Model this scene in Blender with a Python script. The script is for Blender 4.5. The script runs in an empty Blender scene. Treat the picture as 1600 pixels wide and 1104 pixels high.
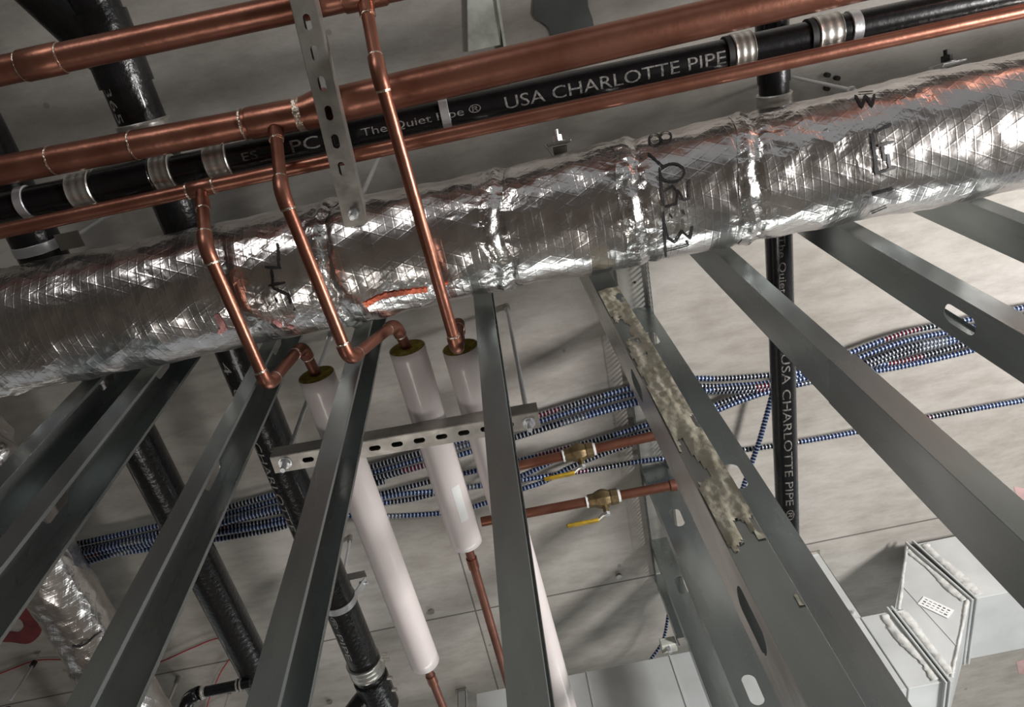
import bpy, bmesh, math, random
from mathutils import Vector, Matrix, noise
random.seed(7)
C = bpy.context.scene.collection
PI = math.pi
ZC = 1.65            # height of the camera above the floor; everything below is laid out from the camera, then lifted
HC = 2.10            # concrete ceiling, above the camera

# ------------------------------------------------------------------ camera, world, lights
F = 1135.0
u = Vector((-98, -550, 1135)).normalized()
X = Vector((1, -.205, 0)); X.z = -(u.x*X.x+u.y*X.y)/u.z; X.normalize()
Y = u.cross(X).normalized()
def ray(px, py):
    p = Vector((px-800, py-552, F)); return Vector((X.dot(p), Y.dot(p), u.dot(p)))
def H(px, py, h):
    d = ray(px, py); return d*(h/d.z)
def WY(px, py, y):
    d = ray(px, py); return d*(y/d.y)
cam = bpy.data.cameras.new('camera'); cam.sensor_width = 36; cam.lens = F/1600*36; cam.clip_start = .02
co = bpy.data.objects.new('camera', cam); C.objects.link(co)
right = Vector((X.x, Y.x, u.x)); up = -Vector((X.y, Y.y, u.y)); back = -Vector((X.z, Y.z, u.z))
co.matrix_world = Matrix(((right.x, up.x, back.x, 0), (right.y, up.y, back.y, 0), (right.z, up.z, back.z, 0), (0, 0, 0, 1)))
bpy.context.scene.camera = co
sc = bpy.context.scene
sc.view_settings.view_transform = 'Standard'; sc.view_settings.look = 'None'; sc.view_settings.gamma = 1
sc.view_settings.use_curve_mapping = False
sc.view_settings.exposure = 0.08
sc.cycles.use_denoising = True
sc.cycles.sample_clamp_indirect = 6
w = bpy.data.worlds.new('world'); sc.world = w; w.use_nodes = True
w.node_tree.nodes['Background'].inputs[0].default_value = (.93, .97, 1, 1)
w.node_tree.nodes['Background'].inputs[1].default_value = .27
def area(name, loc, target, sx, sy, power, col=(1, 1, 1)):
    l = bpy.data.lights.new(name, 'AREA'); l.shape = 'RECTANGLE'; l.size = sx; l.size_y = sy; l.energy = power; l.color = col
    o = bpy.data.objects.new(name, l); C.objects.link(o); o.location = loc
    o.rotation_euler = (Vector(target)-Vector(loc)).to_track_quat('-Z', 'Y').to_euler(); return o
area('work_light_right', (2.6, .35, .05), (.9, 1.3, 2.1), .5, .5, 108, (1, .975, .95))
area('work_light_back', (-1.3, -3.2, .35), (-.3, .4, 1.5), 1.5, .3, 20, (1, .98, .97))
area('window_light', (1.2, 6.0, .3), (.3, .5, 1.5), 4.0, 1.0, 62, (.95, 1, .975))

area('fill_light_below', (-1.0, 1.9, -1.35), (-.5, 1.1, 1.5), .7, .7, 12, (1, .96, .91))  # added fill lamp, lifts the white pipes and undersides from below

# ------------------------------------------------------------------ materials
def M(name, col, rough=.5, metal=0., bump=0., bscale=60., var=0., vscale=8., coat=0., stretch=(1, 1, 1), col2=None, detail=4):
    m = bpy.data.materials.new(name); m.use_nodes = True; nt = m.node_tree; b = nt.nodes['Principled BSDF']
    b.inputs['Base Color'].default_value = (*col, 1); b.inputs['Roughness'].default_value = rough
    b.inputs['Metallic'].default_value = metal; b.inputs['Coat Weight'].default_value = coat
    tc = nt.nodes.new('ShaderNodeTexCoord'); mp = nt.nodes.new('ShaderNodeMapping'); mp.inputs['Scale'].default_value = stretch
    nt.links.new(tc.outputs['Object'], mp.inputs[0])
    if var or col2:
        n = nt.nodes.new('ShaderNodeTexNoise'); n.inputs['Scale'].default_value = vscale; n.inputs['Detail'].default_value = detail
        nt.links.new(mp.outputs[0], n.inputs['Vector'])
        r = nt.nodes.new('ShaderNodeValToRGB'); r.color_ramp.elements[0].position = .35; r.color_ramp.elements[1].position = .68
        c2 = col2 or tuple(min(1, c*(1+var)) for c in col); c1 = col if col2 else tuple(c*(1-var) for c in col)
        r.color_ramp.elements[0].color = (*c1, 1); r.color_ramp.elements[1].color = (*c2, 1)
        nt.links.new(n.outputs[0], r.inputs[0]); nt.links.new(r.outputs[0], b.inputs['Base Color'])
        rr = nt.nodes.new('ShaderNodeMapRange'); rr.inputs[3].default_value = rough*1.25; rr.inputs[4].default_value = rough*.75
        nt.links.new(n.outputs[0], rr.inputs[0]); nt.links.new(rr.outputs[0], b.inputs['Roughness'])
    if bump:
        n2 = nt.nodes.new('ShaderNodeTexNoise'); n2.inputs['Scale'].default_value = bscale; n2.inputs['Detail'].default_value = 3
        nt.links.new(mp.outputs[0], n2.inputs['Vector'])
        bp = nt.nodes.new('ShaderNodeBump'); bp.inputs['Strength'].default_value = bump; bp.inputs['Distance'].default_value = .01
        nt.links.new(n2.outputs[0], bp.inputs['Height']); nt.links.new(bp.outputs[0], b.inputs['Normal'])
    return m
GALV = M('galvanized_steel', (.35, .385, .385), .27, .88, .22, 7, .16, 9, stretch=(1, 1, .3))
GALVB = M('smeared_galvanized_steel', (.36, .35, .33), .26, .85, .1, 25, .35, 14, stretch=(1, 1, .3))
STRUT = M('zinc_plated_strut_steel', (.36, .34, .31), .42, .8, .05, 60, .2, 20)
ZINC = M('bright_zinc', (.72, .73, .75), .32, .7, .1, 80)
BAND = M('stainless_band_steel', (.60, .58, .54), .36, .85, .15, 40, .2, 25)
COP = M('aged_copper', (.22, .085, .055), .36, .85, .10, 35, .45, 9, col2=(.37, .165, .115))
COPD = M('dull_brown_copper', (.20, .08, .055), .45, .8, .08, 35, .4, 9, col2=(.30, .135, .10))
SOLD = M('solder', (.72, .62, .52), .3, 1., .5, 120)
BRASS = M('dull_brass', (.20, .145, .075), .45, .75, .2, 60, .2, 30)
IRON = M('black_coated_iron', (.008, .008, .009), .3, .0, .22, 75, .3, 30, coat=.2)
IRONS = M('smooth_black_coated_iron', (.006, .006, .007), .28, .0, .08, 60, .3, 30, coat=.2)
INK = M('grey_printed_ink', (.17, .16, .15), .7, 0, 0, 1, .6, 160)
INKL = M('brightened_grey_printed_ink', (.42, .40, .37), .7, 0, 0, 1, .4, 160)  # same ink, lightness put into the colour for the dim left pipe
MARK = M('black_marker_ink', (.008, .007, .008), .5, 0, 0, 1)
ORNG = M('orange_spray_paint', (.78, .17, .08), .5, .0, .3, 150, .25, 120)
PINKP = M('pink_spray_paint', (.62, .30, .29), .6, .2, .6, 90, .3, 60)
JACK = M('white_insulation_jacket', (.76, .69, .675), .38, 0, .03, 20, .03, 10, coat=.25)
FIBER = M('yellow_fiberglass', (.26, .21, .03), .95, 0, .8, 120, .4, 60)
FOAM = M('tan_spray_foam_residue', (.31, .285, .21), .9, 0, .3, 50, .1, 22, col2=(.45, .425, .345))
WHITE = M('white_paper_label', (.85, .85, .84), .4)
YEL = M('yellow_vinyl_grip', (.42, .27, .02), .4, 0, .1, 60, .25, 50)
SEAL = M('grey_duct_sealant', (.62, .62, .60), .6, 0, .6, 35, .25, 22)
DARKR = M('black_gasket', (.012, .012, .012), .6)
SHEET = M('duct_sheet_metal', (.64, .66, .66), .4, .3, .04, 10, .12, 5)
REDW = M('red_string', (.42, .06, .07), .6)
PLATE = M('weathered_light_plate', (.66, .68, .62), .6, .3, .2, 30, .2, 20)
DSHT = M('dark_grey_membrane', (.085, .09, .085), .6, 0, .1, 20, .2, 8)
LINT = M('dark_lettering', (.07, .07, .07), .7)

def foil_mat():
    m = bpy.data.materials.new('foil_scrim_facing'); m.use_nodes = True; nt = m.node_tree; b = nt.nodes['Principled BSDF']
    N = nt.nodes.new; L = nt.links.new
    b.inputs['Metallic'].default_value = 1; b.inputs['Roughness'].default_value = .25
    tc = N('ShaderNodeTexCoord'); uv = N('ShaderNodeUVMap'); uv.uv_map = 'UVMap'
    n = N('ShaderNodeTexNoise'); n.inputs['Scale'].default_value = 7; L(tc.outputs['Object'], n.inputs['Vector'])
    r = N('ShaderNodeValToRGB'); r.color_ramp.elements[0].color = (.62, .58, .56, 1); r.color_ramp.elements[1].color = (.86, .83, .81, 1)
    r.color_ramp.elements[0].position = .3; r.color_ramp.elements[1].position = .7
    L(n.outputs[0], r.inputs[0]); L(r.outputs[0], b.inputs['Base Color'])
    # crumple: folded creases
    mp = N('ShaderNodeMapping'); mp.inputs['Scale'].default_value = (1, 1, 1); L(uv.outputs[0], mp.inputs[0])
    dn = N('ShaderNodeTexNoise'); dn.inputs['Scale'].default_value = 14; dn.inputs['Detail'].default_value = 3; L(mp.outputs[0], dn.inputs['Vector'])
    mix = N('ShaderNodeMix'); mix.data_type = 'VECTOR'; mix.inputs[0].default_value = .09
    L(mp.outputs[0], mix.inputs[4]); L(dn.outputs['Color'], mix.inputs[5])
    def vor(scale, st):
        mm = N('ShaderNodeMapping'); mm.inputs['Scale'].default_value = st; L(mix.outputs[1], mm.inputs[0])
        v = N('ShaderNodeTexVoronoi'); v.feature = 'F1'; v.inputs['Scale'].default_value = scale; L(mm.outputs[0], v.inputs['Vector']); return v
    v1 = vor(26, (.55, 1.3, 1)); v2 = vor(75, (1.2, .7, 1))
    # scrim threads: diagonal and cross lines showing as fine ridges
    def lines(ang, sc):
        mm = N('ShaderNodeMapping'); mm.inputs['Rotation'].default_value = (0, 0, ang); L(mp.outputs[0], mm.inputs[0])
        wv = N('ShaderNodeTexWave'); wv.inputs['Scale'].default_value = sc; wv.inputs['Distortion'].default_value = .6; wv.inputs['Detail'].default_value = 1
        L(mm.outputs[0], wv.inputs['Vector'])
        p = N('ShaderNodeMath'); p.operation = 'POWER'; p.inputs[1].default_value = 22; L(wv.outputs['Fac'], p.inputs[0]); return p
    l1 = lines(1.12, 15); l2 = lines(-1.12, 15); l3 = lines(0.03, 19)
    def add(a, ka, b_, kb):
        x = N('ShaderNodeMath'); x.operation = 'MULTIPLY'; x.inputs[1].default_value = ka; L(a, x.inputs[0])
        y = N('ShaderNodeMath'); y.operation = 'MULTIPLY_ADD'; y.inputs[1].default_value = kb; L(b_, y.inputs[0]); L(x.outputs[0], y.inputs[2]); return y.outputs[0]
    nn = N('ShaderNodeTexNoise'); nn.inputs['Scale'].default_value = 5; nn.inputs['Detail'].default_value = 2; L(mp.outputs[0], nn.inputs['Vector'])
    mk = N('ShaderNodeMapRange'); mk.inputs[1].default_value = .47; mk.inputs[2].default_value = .8; L(nn.outputs[0], mk.inputs[0])
    h = add(v1.outputs['Distance'], .85, v2.outputs['Distance'], .16)
    hm = N('ShaderNodeMath'); hm.operation = 'MULTIPLY_ADD'; L(h, hm.inputs[0]); L(mk.outputs[0], hm.inputs[1])
    s1 = add(l1.outputs[0], .022, l2.outputs[0], .022)
    s2 = N('ShaderNodeMath'); s2.operation = 'MULTIPLY_ADD'; s2.inputs[1].default_value = .028; L(l3.outputs[0], s2.inputs[0]); L(s1, s2.inputs[2])
    s3 = N('ShaderNodeMath'); s3.operation = 'MULTIPLY_ADD'; s3.inputs[1].default_value = .17; L(h, s3.inputs[0]); L(s2.outputs[0], s3.inputs[2])
    L(s3.outputs[0], hm.inputs[2])
    bp = N('ShaderNodeBump'); bp.inputs['Strength'].default_value = .62; bp.inputs['Distance'].default_value = .010
    L(hm.outputs[0], bp.inputs['Height']); L(bp.outputs[0], b.inputs['Normal'])
    return m
FOIL = foil_mat()

def cable_mat(name, stops):
    m = bpy.data.materials.new(name); m.use_nodes = True; nt = m.node_tree; b = nt.nodes['Principled BSDF']
    N = nt.nodes.new; L = nt.links.new
    uv = N('ShaderNodeUVMap'); uv.uv_map = 'UVMap'; sp = N('ShaderNodeSeparateXYZ'); L(uv.outputs[0], sp.inputs[0])
    md = N('ShaderNodeMath'); md.operation = 'FRACT'; sc_ = N('ShaderNodeMath'); sc_.operation = 'MULTIPLY'; sc_.inputs[1].default_value = .83
    L(sp.outputs[0], sc_.inputs[0]); L(sc_.outputs[0], md.inputs[0])
    r = N('ShaderNodeValToRGB'); r.color_ramp.interpolation = 'CONSTANT'; e = r.color_ramp.elements
    e[0].position = 0; e[0].color = (*stops[0][1], 1); e[1].position = stops[1][0]; e[1].color = (*stops[1][1], 1)
    for p, c in stops[2:]:
        k = e.new(p); k.color = (*c, 1)
    L(md.outputs[0], r.inputs[0])
    # bright crests of the spiral armour
    wv = N('ShaderNodeMath'); wv.operation = 'MULTIPLY'; wv.inputs[1].default_value = 2*PI/CP; L(sp.outputs[0], wv.inputs[0])
    sn = N('ShaderNodeMath'); sn.operation = 'SINE'; L(wv.outputs[0], sn.inputs[0])
    g = N('ShaderNodeMath'); g.operation = 'GREATER_THAN'; g.inputs[1].default_value = .45; L(sn.outputs[0], g.inputs[0])
    mx = N('ShaderNodeMix'); mx.data_type = 'RGBA'; mx.inputs[7].default_value = (.42, .46, .54, 1)
    L(g.outputs[0], mx.inputs[0]); L(r.outputs[0], mx.inputs[6]); L(mx.outputs[2], b.inputs['Base Color'])
    b.inputs['Metallic'].default_value = .6; b.inputs['Roughness'].default_value = .38
    return m
CP = .0125
BLU = (.011, .032, .11); BLK = (.008, .008, .010); RED = (.10, .010, .016); GRY = (.10, .11, .13)
CAB = [cable_mat('blue_armour_a', [(0, BLU), (.3, BLK), (.42, RED), (.52, BLU), (.8, BLK)]),
       cable_mat('blue_armour_b', [(0, BLK), (.2, BLU), (.7, GRY), (.76, BLU)]),
       cable_mat('blue_armour_c', [(0, BLU), (.35, GRY), (.42, BLK), (.6, BLU), (.78, RED), (.88, BLK)])]

def concrete():
    m = bpy.data.materials.new('board_formed_concrete'); m.use_nodes = True; nt = m.node_tree; b = nt.nodes['Principled BSDF']
    N = nt.nodes.new; L = nt.links.new
    b.inputs['Roughness'].default_value = .8
    tc = N('ShaderNodeTexCoord'); mp = N('ShaderNodeMapping'); mp.inputs['Scale'].default_value = (1.3, 3.6, 1); mp.inputs['Rotation'].default_value = (0, 0, .05)
    L(tc.outputs['Object'], mp.inputs[0])
    n1 = N('ShaderNodeTexNoise'); n1.inputs['Scale'].default_value = 4.6; n1.inputs['Detail'].default_value = 12; n1.inputs['Roughness'].default_value = .68
    L(mp.outputs[0], n1.inputs['Vector'])
    n2 = N('ShaderNodeTexNoise'); n2.inputs['Scale'].default_value = 1.3; n2.inputs['Detail'].default_value = 5; L(tc.outputs['Object'], n2.inputs['Vector'])
    r1 = N('ShaderNodeValToRGB'); r1.color_ramp.elements[0].position = .32; r1.color_ramp.elements[1].position = .6
    r1.color_ramp.elements[0].color = (.36, .335, .305, 1); r1.color_ramp.elements[1].color = (.49, .465, .435, 1)
    L(n1.outputs[0], r1.inputs[0])
    r2 = N('ShaderNodeValToRGB'); r2.color_ramp.elements[0].position = .3; r2.color_ramp.elements[1].position = .65
    r2.color_ramp.elements[0].color = (.72, .70, .66, 1); r2.color_ramp.elements[1].color = (1, 1, 1, 1)
    L(n2.outputs[0], r2.inputs[0])
    mx = N('ShaderNodeMix'); mx.data_type = 'RGBA'; mx.blend_type = 'MULTIPLY'; mx.inputs[0].default_value = 1
    L(r1.outputs[0], mx.inputs[6]); L(r2.outputs[0], mx.inputs[7])
    # small dark specks and pits
    v = N('ShaderNodeTexVoronoi'); v.inputs['Scale'].default_value = 5.5; v.inputs['Randomness'].default_value = 1; L(tc.outputs['Object'], v.inputs['Vector'])
    lt = N('ShaderNodeMath'); lt.operation = 'LESS_THAN'; lt.inputs[1].default_value = .045; L(v.outputs['Distance'], lt.inputs[0])
    mx2 = N('ShaderNodeMix'); mx2.data_type = 'RGBA'; mx2.inputs[7].default_value = (.16, .14, .12, 1)
    k = N('ShaderNodeMath'); k.operation = 'MULTIPLY'; k.inputs[1].default_value = .5; L(lt.outputs[0], k.inputs[0])
    L(k.outputs[0], mx2.inputs[0]); L(mx.outputs[2], mx2.inputs[6])
    # formwork joints: one every 1.22 m across, 2.44 m along
    sp = N('ShaderNodeSeparateXYZ'); L(tc.outputs['Object'], sp.inputs[0])
    def joint(ax, off, per, wd):
        a = N('ShaderNodeMath'); a.operation = 'ADD'; a.inputs[1].default_value = -off+wd/2+per*40; L(sp.outputs[ax], a.inputs[0])
        q = N('ShaderNodeMath'); q.operation = 'MODULO'; q.inputs[1].default_value = per; L(a.outputs[0], q.inputs[0])
        l = N('ShaderNodeMath'); l.operation = 'LESS_THAN'; l.inputs[1].default_value = wd; L(q.outputs[0], l.inputs[0]); return l
    j1 = joint(1, 2.088, 3.66, .007); j2 = joint(0, -.374, 2.44, .006)
    gy = N('ShaderNodeMath'); gy.operation = 'GREATER_THAN'; gy.inputs[1].default_value = 1.62; L(sp.outputs[1], gy.inputs[0])
    jm = N('ShaderNodeMath'); jm.operation = 'MULTIPLY'; L(gy.outputs[0], jm.inputs[0]); L(j2.outputs[0], jm.inputs[1])
    j = N('ShaderNodeMath'); j.operation = 'MAXIMUM'; L(j1.outputs[0], j.inputs[0]); L(jm.outputs[0], j.inputs[1])
    jk = N('ShaderNodeMath'); jk.operation = 'MULTIPLY'; jk.inputs[1].default_value = .75; L(j.outputs[0], jk.inputs[0])
    mx3 = N('ShaderNodeMix'); mx3.data_type = 'RGBA'; mx3.inputs[7].default_value = (.06, .05, .045, 1)
    L(jk.outputs[0], mx3.inputs[0]); L(mx2.outputs[2], mx3.inputs[6]); L(mx3.outputs[2], b.inputs['Base Color'])
    bp = N('ShaderNodeBump'); bp.inputs['Strength'].default_value = .35; bp.inputs['Distance'].default_value = .01
    L(n1.outputs[0], bp.inputs['Height']); L(bp.outputs[0], b.inputs['Normal'])
    return m
CONC = concrete()
FLOORM = M('dusty_concrete_floor', (.21, .175, .145), .75, 0, .2, 20, .2, 2)
SHADEWM = M('dark_shade_wall', (.10, .095, .085), .85, 0, .2, 20, .2, 3)  # dark finish of the two added light-blocking walls

# ------------------------------------------------------------------ mesh helpers
class MB:
    def __init__(s): s.v = []; s.f = []; s.uv = []; s.useuv = False
    def box(s, a, b):
        n = len(s.v); (x0, y0, z0), (x1, y1, z1) = a, b
        s.v += [(x0, y0, z0), (x1, y0, z0), (x1, y1, z0), (x0, y1, z0), (x0, y0, z1), (x1, y0, z1), (x1, y1, z1), (x0, y1, z1)]
        s.f += [tuple(n+i for i in q) for q in ((0, 3, 2, 1), (4, 5, 6, 7), (0, 1, 5, 4), (1, 2, 6, 5), (2, 3, 7, 6), (3, 0, 4, 7))]
        return s
    def obox(s, c, ax, ay, az, sx, sy, sz):
        n = len(s.v); c = Vector(c)
        for z in (-1, 1):
            for x, y in ((-1, -1), (1, -1), (1, 1), (-1, 1)):
                s.v.append(tuple(c+ax*(x*sx/2)+ay*(y*sy/2)+az*(z*sz/2)))
        s.f += [tuple(n+i for i in q) for q in ((0, 3, 2, 1), (4, 5, 6, 7), (0, 1, 5, 4), (1, 2, 6, 5), (2, 3, 7, 6), (3, 0, 4, 7))]
        return s
    def tube(s, path, r, sides=20, caps=True, rfun=None, uv=False, ref=None):
        P = [Vector(p) for p in path]; n0 = len(s.v)
        T = []
        for i in range(len(P)):
            a = P[max(0, i-1)]; b = P[min(len(P)-1, i+1)]; T.append((b-a).normalized())
        nrm = Vector(ref) if ref else (Vector((0, 0, 1)) if abs(T[0].z) < .9 else Vector((1, 0, 0)))
        L = 0
        for i, p in enumerate(P):
            if i: L += (P[i]-P[i-1]).length
            nrm = (nrm-T[i]*nrm.dot(T[i])).normalized(); bn = T[i].cross(nrm)
            rr = r[i] if isinstance(r, (list, tuple)) else r
            for k in range(sides):
                a = 2*PI*k/sides; q = rr
                if rfun: q = rr*rfun(L, a)
                s.v.append(tuple(p+nrm*(math.cos(a)*q)+bn*(math.sin(a)*q)))
                if uv: s.uv.append((L, a*.03))
        if uv: s.useuv = True
        for i in range(len(P)-1):
            for k in range(sides):
                a = n0+i*sides+k; b = n0+i*sides+(k+1) % sides
                s.f.append((a, b, b+sides, a+sides))
        if caps:
            s.f.append(tuple(n0+k for k in reversed(range(sides)))); m = n0+(len(P)-1)*sides
            s.f.append(tuple(m+k for k in range(sides)))
        return s
    def prism(s, poly, axis, a, b):
        """poly in the two other axes, extruded along axis from a to b"""
        n = len(s.v); N = len(poly)
        for t in (a, b):
            for p in poly:
                q = list(p); q.insert(axis, t); s.v.append(tuple(q))
        s.f.append(tuple(n+i for i in range(N))); s.f.append(tuple(n+N+i for i in reversed(range(N))))
        for i in range(N):
            j = (i+1) % N; s.f.append((n+i, n+j, n+N+j, n+N+i))
        return s
    def build(s, name, mat, parent=None, loc=(0, 0, 0), smooth=True, bevel=0, solid=0, ang=.6):
        me = bpy.data.meshes.new(name)
        o_ = Vector(loc)
        me.from_pydata([tuple(Vector(v)-o_) for v in s.v], [], s.f)
        if s.useuv:
            uvl = me.uv_layers.new(name='UVMap')
            for l in me.loops: uvl.data[l.index].uv = s.uv[l.vertex_index]
        bm = bmesh.new(); bm.from_mesh(me); bmesh.ops.recalc_face_normals(bm, faces=bm.faces); bm.to_mesh(me); bm.free()
        if smooth:
            for p in me.polygons: p.use_smooth = True
            me.set_sharp_from_angle(angle=ang)
        me.materials.append(mat)
        o = bpy.data.objects.new(name, me); C.objects.link(o)
        if parent is not None:
            o.parent = parent
            o.location = o_-Vector(parent.get('_w', (0, 0, 0)))
        else: o.location = o_
        o['_w'] = tuple(o_)
        if bevel:
            md = o.modifiers.new('bevel', 'BEVEL'); md.width = bevel; md.segments = 2; md.limit_method = 'ANGLE'
        if solid:
            md = o.modifiers.new('solid', 'SOLIDIFY'); md.thickness = solid; md.offset = 0
        return o
def tag(o, label=None, cat=None, group=None, kind=None):
    if label: o['label'] = label
    if cat: o['category'] = cat
    if group: o['group'] = group
    if kind: o['kind'] = kind
    return o
def empty(name, loc, label, cat, group=None):
    o = bpy.data.objects.new(name, None); C.objects.link(o); o.location = loc; o['_w'] = tuple(loc); o.empty_display_size = .05
    return tag(o, label, cat, group)
def lerp(a, b, t): return a+(b-a)*t
def seg(a, b, n): return [Vector(a).lerp(Vector(b), i/n) for i in range(n+1)]
def arc3(a, m, b, rad=.03, n=8):
    """path from a to b rounded at corner m"""
    a, m, b = Vector(a), Vector(m), Vector(b)
    p0 = m+(a-m).normalized()*rad; p1 = m+(b-m).normalized()*rad
    return [(p0*(1-t)**2+m*(2*t*(1-t))+p1*t*t) for t in [i/n for i in range(n+1)]]

# ------------------------------------------------------------------ lettering
def text_mesh(s, size):
    cu = bpy.data.curves.new('t', 'FONT'); cu.body = s; cu.size = size; cu.resolution_u = 3
    o = bpy.data.objects.new('t', cu); C.objects.link(o)
    dg = bpy.context.evaluated_depsgraph_get(); me = bpy.data.meshes.new_from_object(o.evaluated_get(dg))
    bm = bmesh.new(); bm.from_mesh(me); bmesh.ops.triangulate(bm, faces=bm.faces)
    bpy.data.objects.remove(o); bpy.data.meshes.remove(me)
    return bm
def pipe_text(s, name, parent, p0, axis, upv, R, length, phi0, hgt, mat=INK, label=None):
    """letters printed on a cylinder: p0 start point on the axis, read along axis; upv letter-up direction at the lowest point; phi0 the angle from straight down towards upv of the baseline centre"""
    bm = text_mesh(s, 1.0)
    xs = [v.co.x for v in bm.verts]; ys = [v.co.y for v in bm.verts]
    x0, x1, y0, y1 = min(xs), max(xs), min(ys), max(ys)
    for k in range(1, 8):
        yy = y0+(y1-y0)*k/8
        bmesh.ops.bisect_plane(bm, geom=bm.verts[:]+bm.edges[:]+bm.faces[:], plane_co=(0, yy, 0), plane_no=(0, 1, 0))
    axis = Vector(axis).normalized(); upv = Vector(upv); down = Vector((0, 0, -1))
    upv = (upv-axis*upv.dot(axis)).normalized(); dn = axis.cross(upv)
    if dn.z > 0: dn = -dn
    for v in bm.verts:
        t = (v.co.x-x0)/(x1-x0)*length; q = ((v.co.y-y0)/(y1-y0)-.5)*hgt
        a = phi0+q/R
        v.co = Vector(p0)+axis*t+(dn*math.cos(a)+upv*math.sin(a))*(R+.0006)
    me = bpy.data.meshes.new(name)
    c = Vector(p0); 
    for v in bm.verts: v.co -= c
    bm.to_mesh(me); bm.free(); me.materials.append(mat)
    o = bpy.data.objects.new(name, me); C.objects.link(o); o.parent = parent; o.location = c-Vector(parent['_w'])
    if label: o['label'] = label
    return o

# ------------------------------------------------------------------ setting
def struct(o): o['kind'] = 'structure'; return o
ceil = struct(MB().box((-6, -5, HC), (7, 8, HC+.2)).build('ceiling', CONC, loc=(0, 0, HC)))
struct(MB().box((-6, -5, -ZC-.1), (7, 8, -ZC)).build('floor', FLOORM, loc=(0, 0, -ZC)))
struct(MB().box((-3.6, -5, -ZC), (-3.45, 3.0, HC)).build('shade_wall_left', SHADEWM, loc=(-3.5, -1, -ZC)))  # unseen wall added to keep the left side dark
struct(MB().box((-3.45, -4.35, -ZC), (-.2, -4.2, HC)).build('shade_wall_back', SHADEWM, loc=(-1.8, -4.3, -ZC)))  # unseen wall added to block horizon light from behind left
# marks on the slab
def blot(pts, name, mat, label):
    bm = MB(); n = len(pts); c = sum((Vector(p) for p in pts), Vector())/n
    bm.v = [tuple(p) for p in pts]+[tuple(Vector(p)+Vector((0, 0, .0012))) for p in pts]
    bm.f = [tuple(range(n)), tuple(range(2*n-1, n-1, -1))]+[(i, (i+1) % n, n+(i+1) % n, n+i) for i in range(n)]
    o = bm.build(name, mat, ceil, loc=c, smooth=False); o['label'] = label; return o
REDP = M('dark_red_spray_paint', (.20, .035, .04), .7, 0, 0, 1, .3, 12)
PNKC = M('faint_pink_spray_paint', (.50, .33, .32), .8, 0, 0, 1, .15, 12)
HT = HC-.0012
def ring(cx, cy, r0, r1, name, mat, label):
    bm = MB(); n = 40
    for i in range(n):
        a = 2*PI*i/n; w_ = 1+.18*noise.noise(Vector((math.cos(a)*1.3, math.sin(a)*1.3, 3)))
        bm.v.append((cx+r0*math.cos(a)*w_, cy+r0*math.sin(a)*w_, HT)); bm.v.append((cx+r1*math.cos(a)*w_, cy+r1*math.sin(a)*w_, HT))
    for i in range(n):
        j = (i+1) % n; bm.f.append((2*i, 2*i+1, 2*j+1, 2*j))
    o = bm.build(name, mat, ceil, loc=(cx, cy, HT), smooth=False, solid=.001); o['label'] = label
c_ = H(18, 974, HC); ring(c_.x, c_.y, .042, .105, 'paint_mark', REDP, 'dark red spray painted ring')
blot([H(x, y, HT) for x, y in ((1584, 760), (1606, 764), (1612, 778), (1590, 782))], 'paint_mark', PNKC, 'small faint pink paint mark')
blot([H(x, y, HT) for x, y in ((1588, 1034), (1612, 1026), (1618, 1056), (1592, 1052))], 'paint_mark', PNKC, 'faint pink paint smear')

# ------------------------------------------------------------------ steel studs
def web_mesh(d, z0, z1, holes, hw=.034, hl=.085):
    """web in plane x=0, y 0..d, with round-ended service slots"""
    m = MB(); z = z0
    def quad(a, b):
        n = len(m.v); m.v += [(0, 0, a), (0, d, a), (0, d, b), (0, 0, b)]; m.f.append((n, n+1, n+2, n+3))
    for h in sorted(holes):
        a, b = h-hl/2-.02, h+hl/2+.02
        quad(z, a)
        N = 24; n = len(m.v); inn = []; out = []
        for k in range(N):
            t = 2*PI*k/N; cx, cz = math.cos(t), math.sin(t)
            rr = hw/2; ez = hl/2-rr
            inn.append((d/2+rr*cx, h+rr*cz+(ez if cz > 0 else -ez)))
            s_ = 1/max(abs(cx), abs(cz)); out.append((d/2+cx*s_*d/2, h+cz*s_*(b-a)/2))
        for p in inn+out: m.v.append((0, p[0], p[1]))
        for k in range(N):
            j = (k+1) % N; m.f.append((n+k, n+j, n+N+j, n+N+k))
        z = b
    quad(z, z1); return m
def stud(loc, d, wd, top, label, holes, rot=0, mats=(GALV, GALV, GALV), group='steel studs of the framed wall', bottom=-ZC, lip=.007):
    t = empty('steel_stud', loc, label, 'stud', group); t['_w'] = (0, 0, 0); t.rotation_euler = (0, 0, rot)
    z1 = top-loc[2]; hs = [h-loc[2] for h in holes]
    web_mesh(d, 0, z1, hs).build('web', mats[0], t, smooth=False, solid=.0011)
    for yy, sgn, mt in ((0, 1, mats[1]), (d, -1, mats[2])):
        m = MB(); e = .0012
        m.prism([(0, yy), (wd, yy), (wd, yy+sgn*lip), (wd-e, yy+sgn*lip), (wd-e, yy+sgn*e), (0, yy+sgn*e)], 2, 0, z1)
        fl = m.build('flange', mt, t, smooth=False, bevel=.0006)
    return t
YF, YB = .597, .675; D = YB-YF
SH = [-.5, .03, .55, 1.075, 1.6]
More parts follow.
